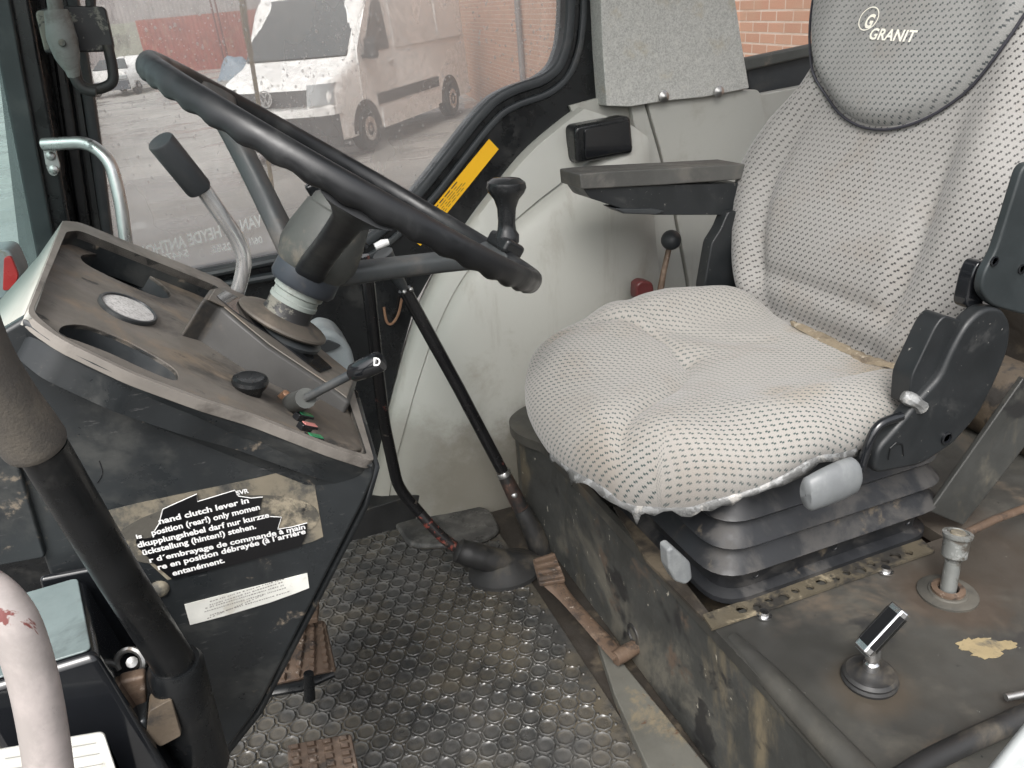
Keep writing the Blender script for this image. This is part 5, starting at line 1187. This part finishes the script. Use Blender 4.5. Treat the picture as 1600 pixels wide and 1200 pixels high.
# spinner knob clamped on the rim
kt_ = R_(14); kp = WC+(WX*math.cos(kt_)+WY*math.sin(kt_))*RW; ktop = ay(796, 292, kp[1]); kax = unit(ktop-(kp+WN*.03))
m = MB(); m.box(kp+WN*.018, unit(WX*math.cos(kt_)+WY*math.sin(kt_))*.017, WN*.010, unit(-WX*math.sin(kt_)+WY*math.cos(kt_))*.024); kb_ = m.build('knob_clamp', MAT['knob'], stw, bevel=.006, seg=3)
k0 = kp+WN*.022; L_ = np.linalg.norm(ktop-k0)
m = MB(); m.lathe(k0, kax, [(.0165, 0), (.0165, .010), (.0125, .016), (.0115, .026), (.0125, L_*.62), (.0165, L_*.78), (.0235, L_*.90), (.0262, L_*.99), (.025, L_*1.08), (.018, L_*1.15), (.0004, L_*1.17)], 26); m.build('spinner_knob', MAT['knob'], stw)
# column sleeve, discs and boot (fixed to the console)
cl = MB(); CB = WC-WN*(hubL*1.12)
cl.lathe(CB, -WN, [(.026, -.01), (.026, .030)], 30); c_ = thing('steering_column', 'steering column with pale collar and two dusty discs', 'steering column', CB-WN*.12)
m = MB(); m.lathe(CB, -WN, [(.0295, -.006), (.0295, .010), (.027, .012), (.027, .018), (.0285, .019), (.0285, .024)], 30); m.build('collar', MAT['collar'], c_)
m = MB(); m.lathe(CB, -WN, [(.0275, .02), (.0275, .036), (.029, .040), (.034, .043)], 30); m.build('sleeve', MAT['hook'], c_)
m = MB(); m.lathe(CB, -WN, [(.033, .040), (.050, .045), (.0535, .047), (.0545, .0495), (.052, .052), (.04, .053)], 40); m.build('upper_disc', MAT['boot'], c_)
m = MB(); m.lathe(CB, -WN, [(.04, .0545), (.050, .057), (.0535, .060), (.0525, .064), (.040, .067), (.024, .069), (.022, .095), (.024, .12)], 40); m.build('lower_disc', MAT['dark_plastic'], c_)
m = MB(); a_, b_ = WC-WN*.04+WY*.05, WC-WN*.02+WY*.10; m.prism([ay(u, v, 1.02) for u, v in [(476, 292), (494, 284), (508, 300), (540, 332), (548, 366), (535, 370), (500, 330)]], (0, .02, 0)); m.build('column_stalk', MAT['black'], c_, bevel=.004)
m = MB(); m.tube([ay(u, v, 1.10) for u, v in [(545, 358), (560, 376), (572, 388)]], .006, 8); m.build('stalk_arm', MAT['black'], c_)
m = MB(); m.tube([ay(u, v, 1.06) for u, v in [(586, 386), (597, 381), (607, 378)]], [.005, .006, .0045], 10); m.build('white_tip', MAT['white_plastic'], c_)

# ================================================================== LEVERS AND PEDALS ON THE FLOOR
def tubething(name, label, cat, pts, r, mat, seg=14, sm=5, fil=None):
    mm = MB(); P = [ay(*p) for p in pts]; P = fillet(P, fil, 6) if fil else cr(P, sm); mm.tube(P, r, seg); return tag(mm.build(name, mat), label, cat)
l1 = thing('bent_lever', 'long bent black lever with worn red paint at its foot', 'lever', ay(715, 858, 1.21))
m = MB(); m.tube(fillet([ay(u, v, y) for u, v, y in [(566, 400, 1.16), (574, 430, 1.16), (588, 560, 1.20), (600, 660, 1.235), (622, 762, 1.26), (660, 806, 1.25)]], .03, 6), .0108, 14); m.build('rod', MAT['rod_black'], l1)
m = MB(); m.tube(cr([ay(u, v, y) for u, v, y in [(656, 802, 1.25), (690, 838, 1.23), (722, 862, 1.215)]], 4), .0108, 14); m.build('worn_foot', MAT['rod_worn'], l1)
l2 = thing('straight_lever', 'straight black lever with steel clevis joint beside the seat box', 'lever', ay(830, 850, 1.22))
m = MB(); m.tube([ay(632, 452, 1.27), ay(716, 605, 1.27), ay(788, 742, 1.265)], .0118, 16); m.build('rod', MAT['rod_black'], l2)
m = MB(); m.tube([ay(598, 396, 1.27), ay(632, 452, 1.268)], [.030, .012], 14, flat=.6); m.build('top_bracket', MAT['dark_plastic'], l2)
for u, v in ((632, 456), (642, 452)):
    m = MB(); m.sphere(ay(u, v, 1.255), .0042, 8); m.build('top_bolt', MAT['steel'], l2)
a_, b_ = ay(786, 738, 1.265), ay(818, 802, 1.245); dv = unit(b_-a_); L_ = np.linalg.norm(b_-a_)
m = MB(); m.lathe(a_, dv, [(.013, -.002), (.0145, 0), (.0145, .008)], 20); m.build('collar', MAT['steel'], l2)
m = MB(); m.lathe(a_, dv, [(.0135, .006), (.0145, .02), (.016, .05), (.016, L_)], 18); clv = m.build('clevis', MAT['clevis'], l2)
c = a_+dv*.055+unit(CAM-a_)*.014; m = MB(); m.lathe(c, unit(CAM-a_), [(.0062, 0), (.0060, .003), (.0035, .005), (.0004, .0055)], 12); m.build('pin', MAT['steel'], clv)
m = MB(); m.tube(cr([ay(u, v, y) for u, v, y in [(815, 795, 1.245), (828, 820, 1.235), (842, 850, 1.225), (850, 880, 1.22)]], 4), [.017, .018, .019, .019, .02, .021, .022, .023, .024, .025, .026, .028, .03], 18); m.build('boot', MAT['rubber'], l2)
fb = thing('floor_boot', 'fat black rubber boot where the bent lever meets the floor', 'boot', ay(770, 890, 1.17))
m = MB(); P = cr([ay(u, v, y) for u, v, y in [(712, 858, 1.20), (735, 866, 1.19), (775, 876, 1.18), (820, 884, 1.175), (850, 890, 1.17)]], 6)
m.tube(P, [.013, .020, .024, .0225, .0235]+[.0245, .0255, .0245, .0255, .025]*4, 20); m.build('sleeve', MAT['rubber'], fb)
m = MB(); c = az(790, 892, 0); m.grid([[c+A(math.cos(t)*.075*s_, math.sin(t)*.062*s_, h_) for t in np.linspace(0, 6.283, 33)[:-1]] for s_, h_ in ((1, 0), (.98, .008), (.8, .014), (.5, .03), (.2, .04), (.001, .04))], cu=True); m.build('flange', MAT['rubber'], fb)
# raised corner of the mat by the wall
m = MB(); c_ = [az(u, v, .014) for u, v in [(605, 800), (690, 782), (765, 792), (785, 828), (740, 850), (640, 852)]]; m.prism(rpoly(c_, .03), (0, 0, -.014)); tag(m.build('mat_corner', MAT['mat'], bevel=.008, seg=3), 'raised rubber pad at the far end of the floor mat', 'rubber pad')
# accelerator pedal
pe = thing('accelerator_pedal', 'rusty ribbed accelerator pedal with long flat arm', 'pedal', az(900, 960, 0))
pd_ = [az(u, v, .075) for u, v in [(832, 873), (866, 862), (884, 905), (842, 912)]]; nrm_ = unit(np.cross(pd_[1]-pd_[0], pd_[3]-pd_[0])); nrm_ = nrm_ if nrm_[2] > 0 else -nrm_
m = MB(); m.prism(rpoly(pd_, .006), -nrm_*.008); pad = m.build('pad', MAT['rust'], pe, bevel=.002)
m = MB()
for i_ in range(4):
    t_ = .14+i_*.24; a_ = pd_[0]+(pd_[3]-pd_[0])*t_; b_ = pd_[1]+(pd_[2]-pd_[1])*t_; m.tube([a_+(b_-a_)*.05+nrm_*.001, b_-(b_-a_)*.05+nrm_*.001], .0042, 8)
m.build('rib', MAT['rust'], pad)
m = MB(); P = [az(860, 905, .066), az(885, 935, .056), az(930, 985, .046), az(968, 1026, .044)]; m.tube(cr(P, 4), [.020, .019, .017, .0145, .013, .0125, .0125, .0125, .013, .0135, .014, .014, .014], 12, flat=.28); m.build('arm', MAT['rust'], pe)
m = MB(); m.lathe(az(970, 1024, .040), (1, .2, 0), [(.012, -.012), (.013, 0), (.012, .03)], 14); m.build('pivot', MAT['rust'], pe)
# brake pedals at the console foot
def pedal(px_, z, label):
    q = [az(u, v, zz) for (u, v), zz in zip(px_, z)]; n_ = unit(np.cross(q[1]-q[0], q[3]-q[0])); n_ = n_ if n_[2] > 0 else -n_
    o = thing('brake_pedal', label, 'pedal', sum(q)/4)
    mm = MB(); mm.prism(rpoly(q, .004), -n_*.007); p_ = mm.build('pad', MAT['rust'], o, bevel=.0015)
    mm = MB(); nx, ny = 4, 7
    for i in range(nx):
        for j_ in range(ny):
            s_, t_ = (i+.5)/nx, (j_+.5)/ny; c = (q[0]*(1-s_)+q[1]*s_)*(1-t_)+(q[3]*(1-s_)+q[2]*s_)*t_
            ex_ = (q[1]-q[0])/nx*.30; ey_ = (q[3]-q[0])/ny*.34; b4 = [c-ex_-ey_, c+ex_-ey_, c+ex_+ey_, c-ex_+ey_]; mm.hexa([x for x in b4], [c+(x-c)*.7+n_*.005 for x in b4])
    mm.build('tread', MAT['rust'], p_); return o, q
o1, q1 = pedal([(458, 960), (508, 972), (524, 1046), (430, 1068)], (.13, .13, .10, .10), 'brown studded brake pedal beside the console, upper of two')
m = MB(); m.tube([az(424, 1080, .09), az(470, 1072, .09), az(520, 1050, .09)], [.010, .011, .010], 10, flat=.7); m.build('hinge_bar', MAT['black'], o1)
m = MB(); m.tube([az(484, 1092, .085), az(482, 1052, .13)], [.0085, .0075], 12); m.build('lock_pin', MAT['black'], o1)
o2, q2 = pedal([(448, 1164), (548, 1146), (566, 1230), (455, 1250)], (.13, .13, .10, .10), 'brown studded brake pedal cut by the bottom edge of the photo')
m = MB(); m.prism([az(u, v, .15) for u, v in [(455, 945), (498, 940), (496, 965), (452, 975)]], (0, 0, -.01)); tag(m.build('pedal_tab', MAT['rust'], bevel=.002), 'small rusty tab above the upper brake pedal', 'tab')

# ================================================================== LEFT FOREGROUND
hl = thing('hand_lever', 'thick black hand lever with brown foam grip in the foreground', 'lever', ay(285, 1130, .56))
m = MB(); m.tube([ay(66, 700, .50), ay(180, 890, .525), ay(276, 1042, .55)], [.0146, .0148, .0158], 24); m.build('bar', MAT['black'], hl)
m = MB(); P = [ay(-92, 420, .47), ay(-48, 540, .478), ay(-2, 618, .487), ay(42, 676, .496), ay(58, 698, .50)]; m.tube(cr(P, 5), [.0188]*17+[.0188, .0186, .018, .0155], 26); m.build('foam_grip', MAT['foam'], hl)
a_, b_ = ay(274, 1036, .55), ay(306, 1160, .565); dv = unit(b_-a_)
m = MB(); m.tube([a_-dv*.002, a_+dv*.004, a_+(b_-a_)*.5, b_, b_+dv*.03], [.0185, .0215, .0222, .023, .024], 24); m.build('socket', MAT['black'], hl)
m = MB(); m.prism(rpoly([ay(u, v, .53) for u, v in [(232, 1112), (268, 1092), (284, 1150), (250, 1168), (228, 1150)]], .003), (0, .02, 0)); m.build('lug', MAT['brown_metal'], hl, bevel=.003)
# worn white and red rail
m = MB(); P = [ay(u, v, y) for u, v, y in [(-120, 900, .36), (-40, 915, .345), (15, 962, .335), (46, 1040, .33), (66, 1130, .325), (82, 1240, .32)]]; m.tube(cr(P, 6), .0100, 24); tag(m.build('grab_rail', MAT['pink']), 'worn pinkish white grab rail in the lower left foreground', 'grab rail')
# black box with card on it
bxb = thing('valve_box', 'glossy black box at the lower left behind the grab rail', 'box', ay(70, 1190, .5))
T0, T1, T2_, T3 = ay(-60, 955, .66), ay(128, 900, .66), ay(152, 1020, .54), ay(-60, 1085, .54)
dn = A(.035, -.035, -.16); m = MB(); m.hexa([T0+dn, T1+dn, T2_+dn, T3+dn], [T0, T1, T2_, T3]); m.build('housing', MAT['gloss_black'], bxb, bevel=.007, seg=3)
Tc = (T0+T1+T2_+T3)/4; nu = unit(np.cross(T1-T0, T3-T0)); nu = nu if nu[2] > 0 else -nu; m = MB(); m.prism(rpoly([Tc+(p-Tc)*.93+nu*.0004 for p in (T0, T1, T2_, T3)], .006), nu*.002); m.build('lid_reflection', MAT['lid_reflection'], bxb, bevel=.001)  # teal plate on the black box; its colour stands in for the sky reflection
m = MB(); m.hexa([ay(u, v, .50)+A(0, 0, -.08) for u, v in [(-60, 1180), (176, 1142), (215, 1260), (-60, 1300)]], [ay(u, v, .50) for u, v in [(-60, 1185), (172, 1142), (205, 1260), (-60, 1300)]]); m.build('lower_cover', MAT['console'], bxb, bevel=.004)
cd_ = [ay(u, v, .496) for u, v in [(-60, 1180), (162, 1142), (186, 1215), (-60, 1260)]]; m = MB(); m.prism(rpoly(cd_, .004), A(0, -.002, .001)); crd = m.build('card', MAT['white_label'], bxb); crd['label'] = 'pale ruled card on top of the box'
m = MB()
for i_ in range(4):
    t_ = .18+i_*.22; a_ = cd_[0]+(cd_[3]-cd_[0])*t_; b_ = cd_[1]+(cd_[2]-cd_[1])*t_; d_ = unit(b_-a_); a_ = a_+(b_-a_)*.3; b_ = b_-d_*.006; w_ = unit(cd_[3]-cd_[0])*.0003; o_ = A(0, -.0032, .0015); m.add([a_+o_-w_, b_+o_-w_, b_+o_+w_, a_+o_+w_], [(0, 1, 2, 3)])
m.build('ruling', MAT['print_grey'], crd)
# rusty bracket with spring clip
rb = thing('rusty_bracket', 'dusty steel bracket with bolt between box and hand lever', 'bracket', ay(205, 1150, .55))
q = [ay(u, v, .55) for u, v in [(185, 1066), (227, 1056), (230, 1122), (172, 1142)]]; m = MB(); m.prism(q, (0, .012, 0)); m.build('plate', MAT['rust'], rb, bevel=.003)
q = [ay(u, v, .53) for u, v in [(172, 1144), (230, 1124), (240, 1230), (180, 1230)]]; m = MB(); m.prism(q, (0, .03, 0)); m.build('front_plate', MAT['console'], rb, bevel=.004)
m = MB(); c = ay(203, 1036, .57); m.lathe(c+A(0, .01, -.01), (0.1, -.6, .6), [(.0045, 0), (.0045, .016), (.0004, .017)], 10)
ring_ = [c+RT*math.cos(t)*.011+UP*math.sin(t)*.011 for t in np.linspace(-.6, 3.7, 14)]; m.tube(ring_, .0026, 7); m.build('spring_clip', MAT['steel'], rb)
m = MB(); m.prism([ay(u, v, .665) for u, v in [(60, 905), (190, 880), (290, 1040), (300, 1260), (150, 1260)]], (0, .008, 0)); tag(m.build('back_plate', MAT['gloss_black'], bevel=.004), 'dark plate behind the hand lever below the console', 'plate')

# ---- on the pillar: hook bracket, cable switch, grab handle
hk = thing('hook_bracket', 'black chipped bracket with hook on the front pillar', 'bracket', ay(130, 80, 1.36))
m = MB(); m.prism(rpoly([ay(u, v, 1.36) for u, v in [(54, 18), (84, 8), (164, 10), (178, 72), (176, 80), (126, 82), (70, 84)]], .006), (0, .02, 0)); m.build('plate', MAT['hook'], hk, bevel=.003)
m = MB(); m.tube(fillet([ay(u, v, 1.36) for u, v in [(168, 70), (176, 105), (178, 130), (150, 142), (122, 132), (116, 100), (110, 60)]], .03, 5), .0075, 12); m.build('hook', MAT['rubber'], hk)
m = MB(); m.tube([ay(u, v, 1.38) for u, v in [(62, -40), (140, -40)]], .02, 12); m.tube([ay(140, -40, 1.38), ay(142, 14, 1.38)], .007, 8); m.build('stem', MAT['rubber'], hk)
cs = thing('cable_connector', 'grey cable connector hanging in front of the hook bracket', 'connector', ay(100, 100, 1.33))
P = [ay(u, v, 1.33) for u, v in [(87, 16), (91, 30), (97, 60), (105, 88), (113, 110), (115, 122)]]; m = MB(); m.tube(cr(P, 4), list(np.interp(np.linspace(0, 5, 21), [0, 1, 2, 3, 4, 5], [.015, .017, .020, .017, .010, .007])), 18); cbo = m.build('body', MAT['connector'], cs)
m = MB(); m.lathe(ay(97, 67, 1.308), unit(CAM-ay(97, 67, 1.308)), [(.005, 0), (.004, .002), (.0004, .002)], 12); m.build('button', MAT['hub'], cbo)
m = MB(); m.tube(cr([ay(u, v, 1.33) for u, v in [(82, -50), (84, -10), (88, 22)]], 4), .010, 12); m.build('cable', MAT['connector'], cs)
m = MB(); m.tube(cr([ay(u, v, 1.33) for u, v in [(114, 112), (120, 128), (132, 140), (150, 144)]], 4), .007, 12); m.build('tail', MAT['rubber'], cs)
gh = thing('hand_hold', 'bent aluminium tube grab handle bolted to the black pillar', 'grab handle', ay(150, 300, 1.36))
m = MB(); m.tube(fillet([ay(u, v, y) for u, v, y in [(68, 226, 1.385), (138, 222, 1.36), (172, 250, 1.34), (188, 310, 1.33), (200, 400, 1.32)]], .05, 7), .0095, 16); m.build('tube', MAT['aluminium'], gh)
m = MB(); m.prism(rpoly([ay(u, v, 1.395) for u, v in [(65, 222), (84, 222), (95, 262), (88, 276), (78, 274), (72, 262)]], .006), (0, .005, 0)); gpp = m.build('flange', MAT['aluminium'], gh, bevel=.001)
for u, v in ((79, 244), (84, 265)):
    m = MB(); m.lathe(ay(u, v, 1.393), unit(A(-.1, -1, .2)), [(.0068, 0), (.0062, .003), (.003, .0045), (.0004, .005)], 12); m.build('bolt', MAT['steel'], gpp)

for o in list(bpy.data.objects):
    if '_org' in o: del o['_org']
